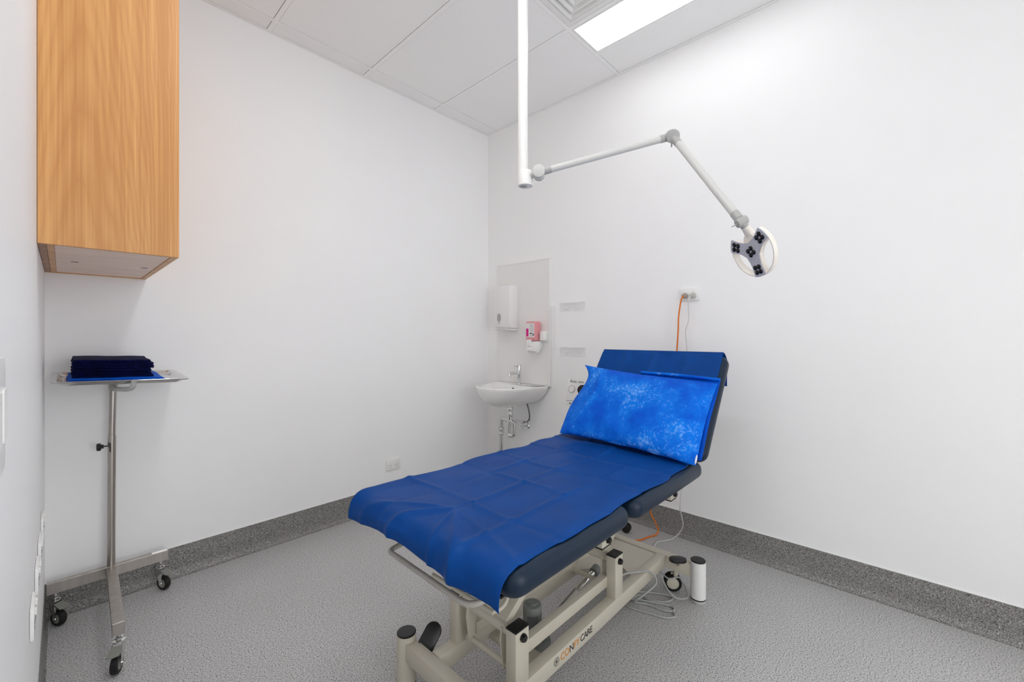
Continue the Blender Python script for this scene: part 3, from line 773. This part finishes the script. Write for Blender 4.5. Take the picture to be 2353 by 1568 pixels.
# casters and brake pedals
for (x, y, s) in ((-.592, -1.915, 1), (-.592, -1.545, 1), (-1.712, -1.945, -1), (-1.712, -1.505, -1)):
    ax = V((.88, .48, 0)).normalized() if s > 0 else V((.55, .83, 0)).normalized()
    tr = V((-ax.y, ax.x, 0))*(-.022) if s < 0 else V((.012, .020, 0))
    cs = part('caster', (lambda bm: (cyl(bm, (x, y, .078), (x, y, .135), .010), box(bm, (-.004, -.014, .035), (.004, .014, .090), .003, M=basis(V((x, y, 0))+tr*.6, ax, (-ax.y, ax.x, 0), (0, 0, 1))), bm)[2])(B()), m_cream, True)
    c = V((x, y, .0405))+tr
    for k in (-1, 1):
        part('tyre', lathe(B(), [(.028, -.0075), (.037, -.0075), (.040, -.003), (.040, .003), (.037, .0075), (.028, .0075), (.028, -.0075)], c+ax*.0135*k, ax, 28), m_rubber, True, parent=cs)
        part('wheel', lathe(B(), [(0, -.0075), (.020, -.007), (.0282, -.005), (.0282, .005), (.020, .007), (0, .0075)], c+ax*.0135*k, ax, 28), m_wheelcream, True, parent=cs)
    if (x, y) == (-.592, -1.915): dirp = V((.68, -.62, -.05))
    else: dirp = V((.68*(-s), .58, .34)) if s < 0 else V((.6, -.5, .25))
    dirp.normalize(); sidep = dirp.cross(V((0, 0, 1))).normalized(); up = sidep.cross(dirp)
    if s < 0:        # released brake pedals stand tilted towards the foot end
        up = V((-.48, -.62, .62)).normalized(); dirp = V((.61, .02, .65)); dirp = (dirp-up*dirp.dot(up)).normalized(); sidep = up.cross(dirp)
    pc = V((x-.045, y-.028, .184)) if s > 0 else V((x-.004, y, .172))
    pe = part('brake_pedal', prism(B(), rrect(.100 if s < 0 else .080, .058 if s < 0 else .042, .0205 if s > 0 else .028, 6), -.008, .008, basis(pc, dirp, sidep, up), .004), m_black, True)
    part('pedal_stem', cyl(B(), (x, y-.012*(s > 0), .130), pc-up*.008, .006), m_steel, True, parent=pe)

# mattress sections
def mat_box(name, lo, hi, M=None):
    w_, h_ = hi[0]-lo[0], hi[1]-lo[1]
    bm = bmesh.new(); pts = rrect(w_, h_, .045, 6); cx0, cy0 = (lo[0]+hi[0])/2, (lo[1]+hi[1])/2
    hgt = hi[2]-lo[2]; r0 = .030; loops = []
    for k in range(7):
        a = math.pi/2*k/6; loops.append((r0*(1-math.sin(a)), lo[2]+r0*(1-math.cos(a))))
    loops += [(i_, hi[2]-(z_-lo[2])) for i_, z_ in reversed(loops)]
    vs = []
    for ins, z_ in loops:
        q = rrect(w_-2*ins, h_-2*ins, max(.045-ins, .012), 6)
        vs.append([bm.verts.new((cx0+a, cy0+b, z_)) for a, b in q])
    for A, Bq in zip(vs, vs[1:]):
        for k in range(len(A)): bm.faces.new((A[k], A[(k+1) % len(A)], Bq[(k+1) % len(A)], Bq[k]))
    bm.faces.new(vs[0]); bm.faces.new(vs[-1])
    if M: bmesh.ops.transform(bm, matrix=M, verts=bm.verts)
    return part(name, bm, m_vinyl_up, True)
mat_box('leg_cushion', (-1.905, -2.083, .617), (-1.350, -1.368, .686))
mat_box('seat_cushion', (-1.318, -2.083, .615), (-.700, -1.368, .684))
bd = V((.616, 0, .788)); bn = V((-.788, 0, .616))
MB_ = basis((-.700, 0, .690), bd, (0, 1, 0), bn)     # local x up the rest, y across, z out of the front face
back_c = mat_box('back_cushion', (0, -2.080, -.068), (.565, -1.385, 0), MB_)
part('back_bracket', box(B(), (.03, -1.90, -.10), (.50, -1.86, -.0685), .004, M=MB_), m_cream, True)
part('back_bracket', box(B(), (.03, -1.57, -.10), (.50, -1.53, -.0685), .004, M=MB_), m_cream, True)
part('seat_board', box(B(), (-1.30, -2.03, .6125), (-.72, -1.42, .6165)), m_black)
part('leg_board', box(B(), (-1.895, -2.03, .6125), (-1.37, -1.42, .6175)), m_black)

# lettering on the side beam
Mt = basis((-1.449, YR-.0004, .132), (1, 0, 0), (0, 0, 1), (0, -1, 0))
text('lettering', 'CO', .034, Mt, m_inkorange, sb, space=1.0)
text('lettering', 'N', .034, basis((-1.3975, YR-.0004, .132), (1, 0, 0), (0, 0, 1), (0, -1, 0)), m_ink, sb)
text('lettering', 'FY', .034, basis((-1.372, YR-.0004, .132), (1, 0, 0), (0, 0, 1), (0, -1, 0)), m_inkorange, sb)
text('lettering', 'CARE', .034, basis((-1.331, YR-.0004, .132), (1, 0, 0), (0, 0, 1), (0, -1, 0)), m_ink, sb, space=.9)
def annulus(bm, c, r0, r1, M, n=32):
    vs = [[bm.verts.new(M @ V((c[0]+r*math.cos(2*math.pi*i/n), c[1]+r*math.sin(2*math.pi*i/n), 0))) for i in range(n)] for r in (r0, r1)]
    for i in range(n): bm.faces.new((vs[0][i], vs[0][(i+1) % n], vs[1][(i+1) % n], vs[1][i]))
Me = basis((-1.470, YR-.0006, .143), (1, 0, 0), (0, 0, 1), (0, -1, 0))
bm = B(); annulus(bm, (0, 0), .0135, .0145, Me); annulus(bm, (0, 0), .0085, .0092, Me)
for i in range(18):
    a = 2*math.pi*i/18; prism(bm, [(-.0007, -.0014), (.0007, -.0014), (.0007, .0014), (-.0007, .0014)], 0, .0002, Me @ Matrix.Rotation(a, 4, 'Z') @ Matrix.Translation((0, .0113, 0)))
part('emblem_ring', bm, m_inkgrey, parent=sb)
bm = B(); prism(bm, [(-.0017, -.005), (.0017, -.005), (.0017, -.0017), (.005, -.0017), (.005, .0017), (.0017, .0017), (.0017, .005), (-.0017, .005), (-.0017, .0017), (-.005, .0017), (-.005, -.0017), (-.0017, -.0017)], 0, .0003, Me)
part('emblem_cross', bm, m_ink, parent=sb)

# grey control cable lying in loops beside the couch
t2 = thing('control_cable', 'grey cable lying in loops on the floor by the head-end caster', 'cable', (-.75, -1.88, .005))
bm = B(); pipe(bm, [(-.93, -1.80, .171), (-.885, -1.822, .178), (-.84, -1.850, .1745), (-.80, -1.876, .1735), (-.768, -1.892, .140), (-.765, -1.893, .105), (-.80, -1.865, .070), (-.83, -1.83, .035), (-.80, -1.795, .008), (-.735, -1.800, .005), (-.74, -1.855, .005), (-.700, -1.915, .005), (-.650, -1.925, .005),
     (-.655, -1.880, .005), (-.70, -1.805, .005), (-.75, -1.77, .005), (-.80, -1.80, .005), (-.775, -1.86, .005), (-.765, -1.935, .005), (-.740, -1.965, .005), (-.715, -1.945, .005), (-.74, -1.88, .005), (-.79, -1.79, .005), (-.83, -1.775, .005), (-.85, -1.81, .005), (-.83, -1.89, .005), (-.81, -1.955, .005), (-.775, -1.985, .005), (-.748, -1.965, .005), (-.755, -1.93, .005)], .0048, 10, 10)
obj('cable_loop', bm, m_cable_grey, t2, smooth=True)
bm = B(); pipe(bm, [(-.62, -1.85, .09), (-.63, -1.895, .075), (-.60, -1.93, .082), (-.575, -1.93, .06), (-.585, -1.96, .035), (-.635, -1.985, .025), (-.68, -1.955, .03), (-.69, -1.915, .06), (-.67, -1.88, .095)], .0035, 8)
obj('cable_loop', bm, m_cable_grey, t2, smooth=True)

# ------------------------------------------------------------------ drape over the couch
YA, YB = -2.062, -1.366
prof = [(-1.935, .620), (-1.934, .645), (-1.924, .674), (-1.897, .6935), (-1.84, .6955), (-1.75, .694), (-1.6, .694), (-1.4, .694), (-1.2, .693), (-1.0, .692), (-.85, .692), (-.76, .693), (-.722, .698)]
sh = [V((x, 0, z)) for x, z in prof]
e0 = MB_ @ V((.02, 0, .006)); e1 = MB_ @ V((.30, 0, .005)); e2 = MB_ @ V((.545, 0, .006)); e3 = MB_ @ V((.566, 0, .003)); e4 = MB_ @ V((.575, 0, -.012)); e5 = MB_ @ V((.574, 0, -.055)); e6 = MB_ @ V((.563, 0, -.074)); e7 = V((-.300, 0, 1.05)); e8 = V((-.300, 0, .965))
def resample(pts, step):
    P = smoothpath(pts, 12); out = [P[0]]; acc = 0
    for a, b in zip(P, P[1:]):
        L = (b-a).length
        while acc+L >= step:
            f_ = (step-acc)/L; a = a+(b-a)*f_; L = (b-a).length; out.append(a.copy()); acc = 0
        acc += L
    return out
path = resample(sh+[e0, e1, e2, e3, e4, e5, e6, e7, e8], .0055)
NY = 130
cre_y = [(-1.540, 1), (-1.708, -1), (-1.893, 1)]
cre_x = [(-1.705, 1), (-1.452, -1), (-1.240, 1), (-1.010, -1), (-.80, 1)]
rnd = random.Random(3)
amp = {}
def h(i, j, k): 
    key = (i, j, k)
    if key not in amp: amp[key] = rnd.uniform(-1, 1)
    return amp[key]
def tent(d, w_): return max(0, 1-abs(d)/w_)**1.6
def smoothstep(t_): t_ = min(1, max(0, t_)); return t_*t_*(3-2*t_)
def disp(x, y, z, s, flat, rest, drape):
    v = 0
    if flat or drape:
        ix = sum(1 for c, _ in cre_x if x > c); iy = sum(1 for c, _ in cre_y if y > c)
        for k, (c, sg) in enumerate(cre_y):
            a = .0065*(.75 if h('y', k, ix) > -.2 else -.35)*(.6+.5*abs(h('ya', k, ix)))
            v += a*tent(y-c-.006*math.sin(x*9+k), .026)
        for k, (c, sg) in enumerate(cre_x):
            a = .0065*(.8 if h('x', k, iy) > -.3 else -.4)*(.6+.5*abs(h('xa', k, iy)))
            v += a*tent(x-c-.010*math.sin(y*11+k*2), .026)
        # soft billows inside each panel
        v += .0022*math.sin(x*17+1.3*math.sin(y*9))*math.cos(y*15+x*3)
        # star of folds near the foot
        for ex, ey, a, wd in ((-1.935, -1.905, .011, .030), (-1.935, -1.800, .006, .022), (-1.935, -1.610, .008, .026), (-1.86, -2.03, .006, .03), (-1.925, -1.46, .006, .03)):
            ax_, ay_ = -1.765, -1.705
            dx, dy = ex-ax_, ey-ay_; L = math.hypot(dx, dy); u = ((x-ax_)*dx+(y-ay_)*dy)/(L*L)
            dist = abs((x-ax_)*dy-(y-ay_)*dx)/L
            if -.1 < u < 1.25:
                v += a*smoothstep(u*2.2+.25)*tent(dist, wd*(.5+.7*max(u, 0)))
        v += .006*smoothstep((-1.70-x)/.1)*math.sin((y+1.4)*21)*.5
        # raised edge waves
        for e_, sg in ((YB, 1), (YA, -1)):
            dd = abs(y-e_)
            if dd < .07: v += (.0035 if e_ == YB else .0012)*(1-dd/.07)**2*(1+math.sin(x*19+1.2*math.sin(x*7)+(1 if sg > 0 else 2.2)))
    if rest:
        for k, (c, sg) in enumerate(cre_y):
            v += (.006 if k != 1 else .007)*tent(y-c-.012*math.sin(z*8), .030)
        v += .0025*math.sin(y*24+z*6)*math.cos(z*9)+.0012
    return v
bm = B(); grid = []
for i, p in enumerate(path):
    tg = (path[min(i+1, len(path)-1)]-path[max(i-1, 0)]).normalized()
    nr = V((-tg.z, 0, tg.x))
    s = i*.0055
    flat = -1.86 < p.x < -.74 and p.z < .72; drape = p.x <= -1.86; rest = p.z > .72 and p.z < 1.128 and p.x < -.345
    row = []
    for j in range(NY+1):
        y = YA+(YB-YA)*j/NY
        if flat or drape:
            wv = .006*math.sin(p.x*13)+.004*math.sin(p.x*31)
            if j > NY*.8: y += (wv*.9)*(j/NY-.8)/.2
            if j < NY*.2: y += wv*.6*(1-j/NY/.2)
        v = max(disp(p.x, y, p.z, s, flat, rest, drape), -.0010)
        q = p+nr*v
        # narrower on the backrest
        if p.z > .70 and p.x > -.74:
            f_ = smoothstep((p.z-.70)/.06); y = y*(1-f_)+(-2.058+(.672)*j/NY)*f_
        # hem bends further down at the far corners, slightly outward in the middle
        if p.z < .676 and p.x < -1.87:
            k_ = smoothstep((.676-p.z)/.03)
            q = q+V((0, 0, (-.002+.018*math.exp(-((y+1.62)/.16)**2))*k_))
        if (flat or drape) and j < 5: q = q+V((0, 0, -.0012*(5-j)))
        row.append(bm.verts.new((q.x, y, q.z)))
    grid.append(row)
for A, Bq in zip(grid, grid[1:]):
    for j in range(NY): bm.faces.new((A[j], A[j+1], Bq[j+1], Bq[j]))
for f in bm.faces: f.smooth = True
o = obj('couch_drape', bm, m_sheet)
for p in o.data.polygons: p.use_smooth = True
md = o.modifiers.new('thick', 'SOLIDIFY'); md.thickness = .0010; md.offset = 0
tag(o, 'creased navy blue disposable drape spread over the couch and its backrest', 'sheet')

# ------------------------------------------------------------------ pillow
TL = V((-.512, -1.350, 1.055)); TR = V((-.490, -2.072, 1.000)); BR = V((-.858, -2.103, .704)); BL = V((-.800, -1.385, .712))
t = thing('pillow', 'bright blue mottled pillow leaning on the raised backrest', 'pillow', (-.8, -1.74, .70))
def pil_point(u, v, side):
    top = TL.lerp(TR, u); bot = BL.lerp(BR, u); p = bot.lerp(top, v)
    n = (TL-BL).cross(BR-BL).normalized()
    if n.x > 0: n = -n
    pu = 1-abs(2*u-1)**3.2; pv_ = 1-abs(2*v-1)**2.8
    th = .060*(max(pu, 0)**.55)*(max(pv_, 0)**.55)
    # concave edges between the pointed corners
    p += (top-bot).normalized()*(.018*math.sin(math.pi*u)*(1-2*v)*.8)
    p += (TR-TL).normalized()*((.17*math.sin(math.pi*v)*v**3 if u < .5 else .008*math.sin(math.pi*v))*(1-2*u))
    wr = .0
    if side > 0:
        # fold lines of the unpacked case
        for c in (.27, .52, .76): wr -= .0022*tent(u-c-.02*math.sin(v*5), .012)
        wr -= .0022*tent(v-.55+.05*math.sin(u*5), .02)
        wr += .0035*math.sin(u*23+v*9)*math.sin(v*13+2)*pu*(1-v)
        wr += .007*math.sin((u*9+v*22))*max(0, .35-v)*max(0, 1-abs(u-.3)*1.6)*1.6
        wr += .006*tent(u-.10-.10*math.sin(v*3.0), .05)*pv_
    return p+n*((th+wr) if side > 0 else -th*.35)
bm = B(); NU, NV = 96, 64; faces = {}
F_ = [[bm.verts.new(pil_point(i/NU, j/NV, 1)) for j in range(NV+1)] for i in range(NU+1)]
K_ = [[F_[i][j] if i in (0, NU) or j in (0, NV) else bm.verts.new(pil_point(i/NU, j/NV, -1)) for j in range(NV+1)] for i in range(NU+1)]
for i in range(NU):
    for j in range(NV):
        bm.faces.new((F_[i][j], F_[i][j+1], F_[i+1][j+1], F_[i+1][j]))
        bm.faces.new((K_[i][j], K_[i+1][j], K_[i+1][j+1], K_[i][j+1]))
pb = obj('pillow_case', bm, m_pillow, t, smooth=True, ang=80)
# rear flap of the case standing proud behind the pillow
bm = B(); rows = []
f0, f1 = V((-.464, -1.70, 1.024)), V((-.460, -2.076, 1.014)); g0, g1 = V((-.72, -1.70, .715)), V((-.80, -2.103, .712))
for i in range(25):
    row = []
    for j in range(21):
        u, v = i/24, j/20
        p = g0.lerp(g1, u).lerp(f0.lerp(f1, u), v); p += V((-.6, 0, .5))*(.010*math.sin(v*math.pi)*u+.004*math.sin(v*9+u*4))
        row.append(bm.verts.new(p))
    rows.append(row)
for i in range(24):
    for j in range(20): bm.faces.new((rows[i][j], rows[i][j+1], rows[i+1][j+1], rows[i+1][j]))
fl = obj('case_flap', bm, mat('flap_blue', (0, 78, 192), .7, Specular_IOR_Level=.1), t, smooth=True, ang=80)
md = fl.modifiers.new('thick', 'SOLIDIFY'); md.thickness = .002; md.offset = 0
bm = B(); pipe(bm, [f0+V((-.004, .02, .004)), (f0+f1)/2+V((-.006, 0, .006)), f1+V((-.008, 0, .002))], .008, 10)
obj('case_hem', bm, m_pillow, t, smooth=True)
bm = B(); lathe(bm, [(0, -.022), (.003, -.013), (.004, 0), (.003, .013), (0, .022)], BR+V((.010, .003, .022)), (.42, -.05, .9), 12)
obj('inner_pillow', bm, m_pillow_in, t, smooth=True, label='white pillow corner peeping out')

# ------------------------------------------------------------------ electrosurgical unit on a stand behind the couch
t = thing('electrosurgical_unit', 'small white electrosurgical unit on a stand behind the pillow', 'device', (-.22, -1.18, .75))
MD = Matrix.Translation((-.30, -1.18, .75)) @ Matrix.Rotation(math.radians(8), 4, 'Y')
bm = B(); prism(bm, rrect(.24, .19, .012), 0, .11, MD @ basis((0, 0, .098), (0, -1, 0), (0, 0, 1), (1, 0, 0)), .003)
cs = obj('casing', bm, m_white, t, smooth=True)
def onface(y, z, dx=.0004): return MD @ basis((-dx, y+1.18, z-.75), (0, -1, 0), (0, 0, 1), (-1, 0, 0))
text('lettering', 'Bovie', .023, onface(-1.082, .916, .0008), m_inkgrey, cs)
text('lettering', 'DERM', .016, onface(-1.147, .917, .0008), m_inkgrey, cs)
bm = B(); lathe(bm, [(.0245, 0), (.026, 0), (.026, .003), (.0245, .003), (.0245, 0)], (0, 0, 0), (0, 0, 1), 32); bmesh.ops.transform(bm, matrix=onface(-1.100, .872), verts=bm.verts); obj('dial_ring', bm, m_lgrey, cs)
bm = B(); lathe(bm, [(0, 0), (.022, 0), (.020, .006), (0, .007)], (0, 0, 0), (0, 0, 1), 28); bmesh.ops.transform(bm, matrix=onface(-1.100, .872), verts=bm.verts); obj('dial', bm, m_white, cs, smooth=True)
bm = B(); prism(bm, [(.040*math.cos(a), .034*math.sin(a)) for a in (2*math.pi*i/36 for i in range(36))], 0, .002, onface(-1.185, .872)); obj('display', bm, m_ink, cs)
bm = B(); prism(bm, rrect(.232, .0025, .001, 1), 0, .001, onface(-1.18, .795)); obj('panel_seam', bm, m_inkgrey, cs)
bm = B()
for y in (-1.095, -1.135, -1.23): lathe_b = prism(bm, [(.005*math.cos(a), .006*math.sin(a)) for a in (2*math.pi*i/16 for i in range(16))], 0, .001, onface(y, .777))
obj('socket', bm, m_ink, cs)
t = thing('device_stand', 'rolling stand with black casters under the small white unit', 'stand', (-.22, -1.20, 0))
obj('stand_pole', cyl(B(), (-.24, -1.19, .06), (-.24, -1.19, .735), .013), m_steel, t, smooth=True)
bm = B(); box(bm, (-.30, -1.26, .730), (-.18, -1.12, .742), .003); cyl(bm, (-.28, -1.115, .725), (-.28, -1.14, .725), .012); obj('stand_head', bm, m_black, t, smooth=True)
for k in range(5):
    a = math.radians(-78+72*k); dr = V((math.cos(a), math.sin(a), 0)); c = V((-.24, -1.19, 0))
    if (c+dr*.26).x > -.03: pass
    e = c+dr*(.26 if k != 1 else .19)
    lg = obj('stand_leg', cyl(B(), c+V((0, 0, .085)), e+V((0, 0, .070)), .014, .010), m_black, t, smooth=True)
    bm = B(); ax = V((-dr.y, dr.x, 0)); 
    for q in (-1, 1): cyl(bm, e+V((0, 0, .027))+ax*(.004*q), e+V((0, 0, .027))+ax*(.022*q), .026, bev=.004)
    cyl(bm, e+V((0, 0, .03)), e+V((0, 0, .075)), .008)
    obj('stand_caster', bm, m_rubber, lg, smooth=True)

# ------------------------------------------------------------------ instrument stand in the left corner
t = thing('instrument_stand', 'brushed steel instrument stand on three casters in the left corner', 'stand', (-2.44, -.08, 0))
zt_, zb_ = .183, .137
obj('cross_leg', box(B(), (XL+.006, -.098, zb_), (-2.238, -.068, zt_), .001, 1), m_steel, t)
M = basis((-2.438, -.098, 0), V((-.014, -.53, 0)).normalized(), V((.53, -.014, 0)).normalized(), (0, 0, 1))
obj('front_leg', box(B(), (0, -.0172, zb_), (.532, .0172, zt_), .001, 1, M), m_steel, t)
obj('leg_cap', box(B(), (-2.300, -.092, zt_), (-2.241, -.070, zt_+.003), .001), m_tray, t)
px_, py_ = -2.440, -.083
obj('lower_pole', cyl(B(), (px_, py_, zt_-.002), (px_+.003, py_, .772), .0145), m_steel, t, smooth=True)
obj('upper_pole', cyl(B(), (px_+.003, py_, .770), (px_+.007, py_, 1.015), .0125), m_steel, t, smooth=True)
bm = B(); cyl(bm, (px_-.012, py_, .727), (px_-.026, py_, .727), .003); cyl(bm, (px_-.024, py_, .727), (px_-.034, py_, .727), .009, bev=.002)
lathe(bm, [(0, 0), (.016, 0), (.018, .003), (.017, .013), (.012, .015), (0, .015)], (px_-.033, py_, .727), (-1, 0, 0), 6)
obj('clamp_knob', bm, m_black, t, smooth=True)
bm = B(); box(bm, (px_-.006, py_-.014, .700), (px_+.0, py_-.0125, .742), .001); obj('pole_slot', bm, m_black, t)
bm = B(); pipe(bm, roundcorners([(px_+.007, py_, .998), (px_-.003, -.320, 1.004), (px_+.030, -.372, 1.004), (px_+.046, -.398, 1.010), (px_+.050, -.404, 1.038)], .012), .0095, smooth=2)
cyl(bm, (px_+.007, py_, .985), (px_+.007, py_, 1.02), .0155)
obj('tray_arm', bm, m_grey, t, smooth=True)
bm = B(); pipe(bm, roundcorners([(-2.52, -.075, 1.0395), (-2.51, -.31, 1.0300), (-2.36, -.31, 1.0245), (-2.36, -.075, 1.0350), (-2.51, -.075, 1.0395)], .02), .0035, smooth=2, seg=8); obj('tray_frame', bm, m_steel, t, smooth=True)
def caster(c, ang):
    c = V(c); a = math.radians(ang); f_ = V((math.cos(a), math.sin(a), 0)); s_ = V((-f_.y, f_.x, 0))   # f_: trailing direction
    M = basis(c, f_, s_, (0, 0, 1))
    bm = B()
    lathe(bm, [(0, .098), (.010, .098), (.019, .104), (.019, .109), (.012, .113), (.012, .120), (.007, .122), (.007, .1372), (0, .1372)], c, (0, 0, 1), 20)
    for q in (-1, 1):
        prism(bm, [(-.016, .104), (.014, .104), (.028, .045), (.026, .024), (.014, .024), (-.012, .085)], -.001, .001, M @ Matrix.Translation((0, .0135*q, 0)) @ Matrix.Rotation(math.pi/2, 4, 'X'))
        cyl(bm, M @ V((.020, .0145*q, .0335)), M @ V((.020, .0190*q, .0335)), .005)
    p = obj('caster', bm, m_chrome, t, smooth=True)
    w_ = M @ V((.020, 0, .0335))
    obj('tyre', lathe(B(), [(.020, -.011), (.029, -.011), (.0325, -.007), (.0325, .007), (.029, .011), (.020, .011), (.020, -.011)], w_, s_, 28), m_rubber, p, smooth=True)
    obj('wheel', cyl(B(), w_-s_*.0105, w_+s_*.0105, .0202), m_wheelgrey, p, smooth=True)
    bm = B(); prism(bm, [(-.004, -.015), (.036, -.019), (.042, 0), (.036, .019), (-.004, .015)], 0, .004, M @ basis((.020, 0, .092), V((.94, 0, -.34)), (0, 1, 0), V((.34, 0, .94))), .001)
    obj('brake_lever', bm, m_brake, p)
caster((-2.612, -.083, 0), -58)
caster((-2.266, -.083, 0), -60)
caster((-2.449, -.606, 0), -112)

# tray: slopes slightly
t = thing('instrument_tray', 'shallow polished steel tray on top of the instrument stand', 'tray', (-2.41, -.215, 1.05))
def tz(x, y): return 1.0505+(y+.215)*.045-(x+2.41)*.036
def trayring(x0, x1, y0, y1, r, dz):
    cxx, cyy = (x0+x1)/2, (y0+y1)/2
    return [(cxx+a, cyy+b, tz(cxx+a, cyy+b)+dz) for a, b in rrect(x1-x0, y1-y0, r, 5)]
bm = B(); X0, X1, Y0, Y1 = -2.622, -2.205, -.400, -.030
loops = [trayring(X0+.002, X1-.002, Y0+.002, Y1-.002, .014, -.0035), trayring(X0, X1, Y0, Y1, .015, .001), trayring(X0+.001, X1-.001, Y0+.001, Y1-.001, .015, .0025), trayring(X0+.016, X1-.016, Y0+.016, Y1-.016, .018, .0015), trayring(X0+.026, X1-.026, Y0+.026, Y1-.026, .022, -.014), trayring(X0+.032, X1-.032, Y0+.032, Y1-.032, .02, -.0165)]
vs = [[bm.verts.new(p) for p in L] for L in loops]
for A, Bq in zip(vs, vs[1:]):
    for k in range(len(A)): bm.faces.new((A[k], A[(k+1) % len(A)], Bq[(k+1) % len(A)], Bq[k]))
bm.faces.new(vs[-1])
o = obj('tray_pan', bm, m_tray, t, smooth=True)
md = o.modifiers.new('thick', 'SOLIDIFY'); md.thickness = .0012; md.offset = -1

# folded cloths stacked in the tray
def folded(name, cx, cyy, z, w_, d_, th, m, label, group, seed, layers=2):
    r = random.Random(seed)
    t = thing(name, label, 'cloth', (cx, cyy, z), group)
    for L in range(layers):
        bm = B(); nx, ny = 22, 8; lo = []; hi = []
        ph = r.uniform(0, 6); e = r.uniform(-.003, .003)
        z0 = z+th*L/layers; z1 = z+th*(L+1)/layers-.0006
        for i in range(nx+1):
            a, b = [], []
            for j in range(ny+1):
                u = i/nx*2-1; v = j/ny*2-1
                x = cx+u*(w_/2+e); y = cyy+v*d_/2
                x += .002*math.sin(v*4+ph)*(abs(u)**6); y += .0015*math.sin(u*5+ph)*(abs(v)**6)
                wob = .0006*math.sin(u*6+ph)
                edge = (max(abs(u), abs(v))**10)
                tl = tz(x, y)-tz(cx, cyy)
                a.append(bm.verts.new((x, y, z0+wob+tl+edge*.0012))); b.append(bm.verts.new((x, y, z1+wob+tl-edge*.0012)))
            lo.append(a); hi.append(b)
        for i in range(nx):
            for j in range(ny):
                bm.faces.new((lo[i][j], lo[i][j+1], lo[i+1][j+1], lo[i+1][j])); bm.faces.new((hi[i][j], hi[i+1][j], hi[i+1][j+1], hi[i][j+1]))
        for i in range(nx):
            bm.faces.new((lo[i][0], lo[i+1][0], hi[i+1][0], hi[i][0])); bm.faces.new((lo[i][ny], hi[i][ny], hi[i+1][ny], lo[i+1][ny]))
        for j in range(ny):
            bm.faces.new((lo[0][j], hi[0][j], hi[0][j+1], lo[0][j+1])); bm.faces.new((lo[nx][j], lo[nx][j+1], hi[nx][j+1], hi[nx][j]))
        # rounded fold along the front long edge
        bm2 = bm; ys = cyy-d_/2
        pipe(bm2, [(cx-w_/2-e, ys+.0005, (z0+z1)/2+tz(cx-w_/2, ys)-tz(cx, cyy)), (cx, ys-.001, (z0+z1)/2+tz(cx, ys)-tz(cx, cyy)), (cx+w_/2+e, ys+.0005, (z0+z1)/2+tz(cx+w_/2, ys)-tz(cx, cyy))], (z1-z0)*.5, 8, 10)
        obj('fold_layer', bm2, m, t, smooth=True)
    return t
zb = 1.0365
folded('folded_cloth', -2.430, -.226, zb, .292, .276, .0105, m_royal, 'bright royal blue folded cloth at the very bottom, directly on the tray', 'blue cloths on the tray', 1)
folded('folded_cloth', -2.432, -.224, zb+.0115, .286, .272, .0100, m_royal, 'upper of the two bright royal blue folded cloths, just below the navy stack', 'blue cloths on the tray', 2)
zc = zb+.0225
names_ = ['lowest navy folded cloth of the stack, directly on the bright blue ones', 'second navy folded cloth from the bottom of the stack', 'third navy folded cloth from the bottom of the stack', 'third navy folded cloth from the top of the stack', 'second navy folded cloth from the top of the stack', 'topmost navy folded cloth of the stack on the tray']
for k in range(6):
    folded('folded_cloth', -2.443+random.uniform(-.0035, .0035), -.205+random.uniform(-.003, .003), zc, .240+random.uniform(-.006, .008), .235, .0112, m_navy, names_[k], 'blue cloths on the tray', 10+k)
    zc += .0122
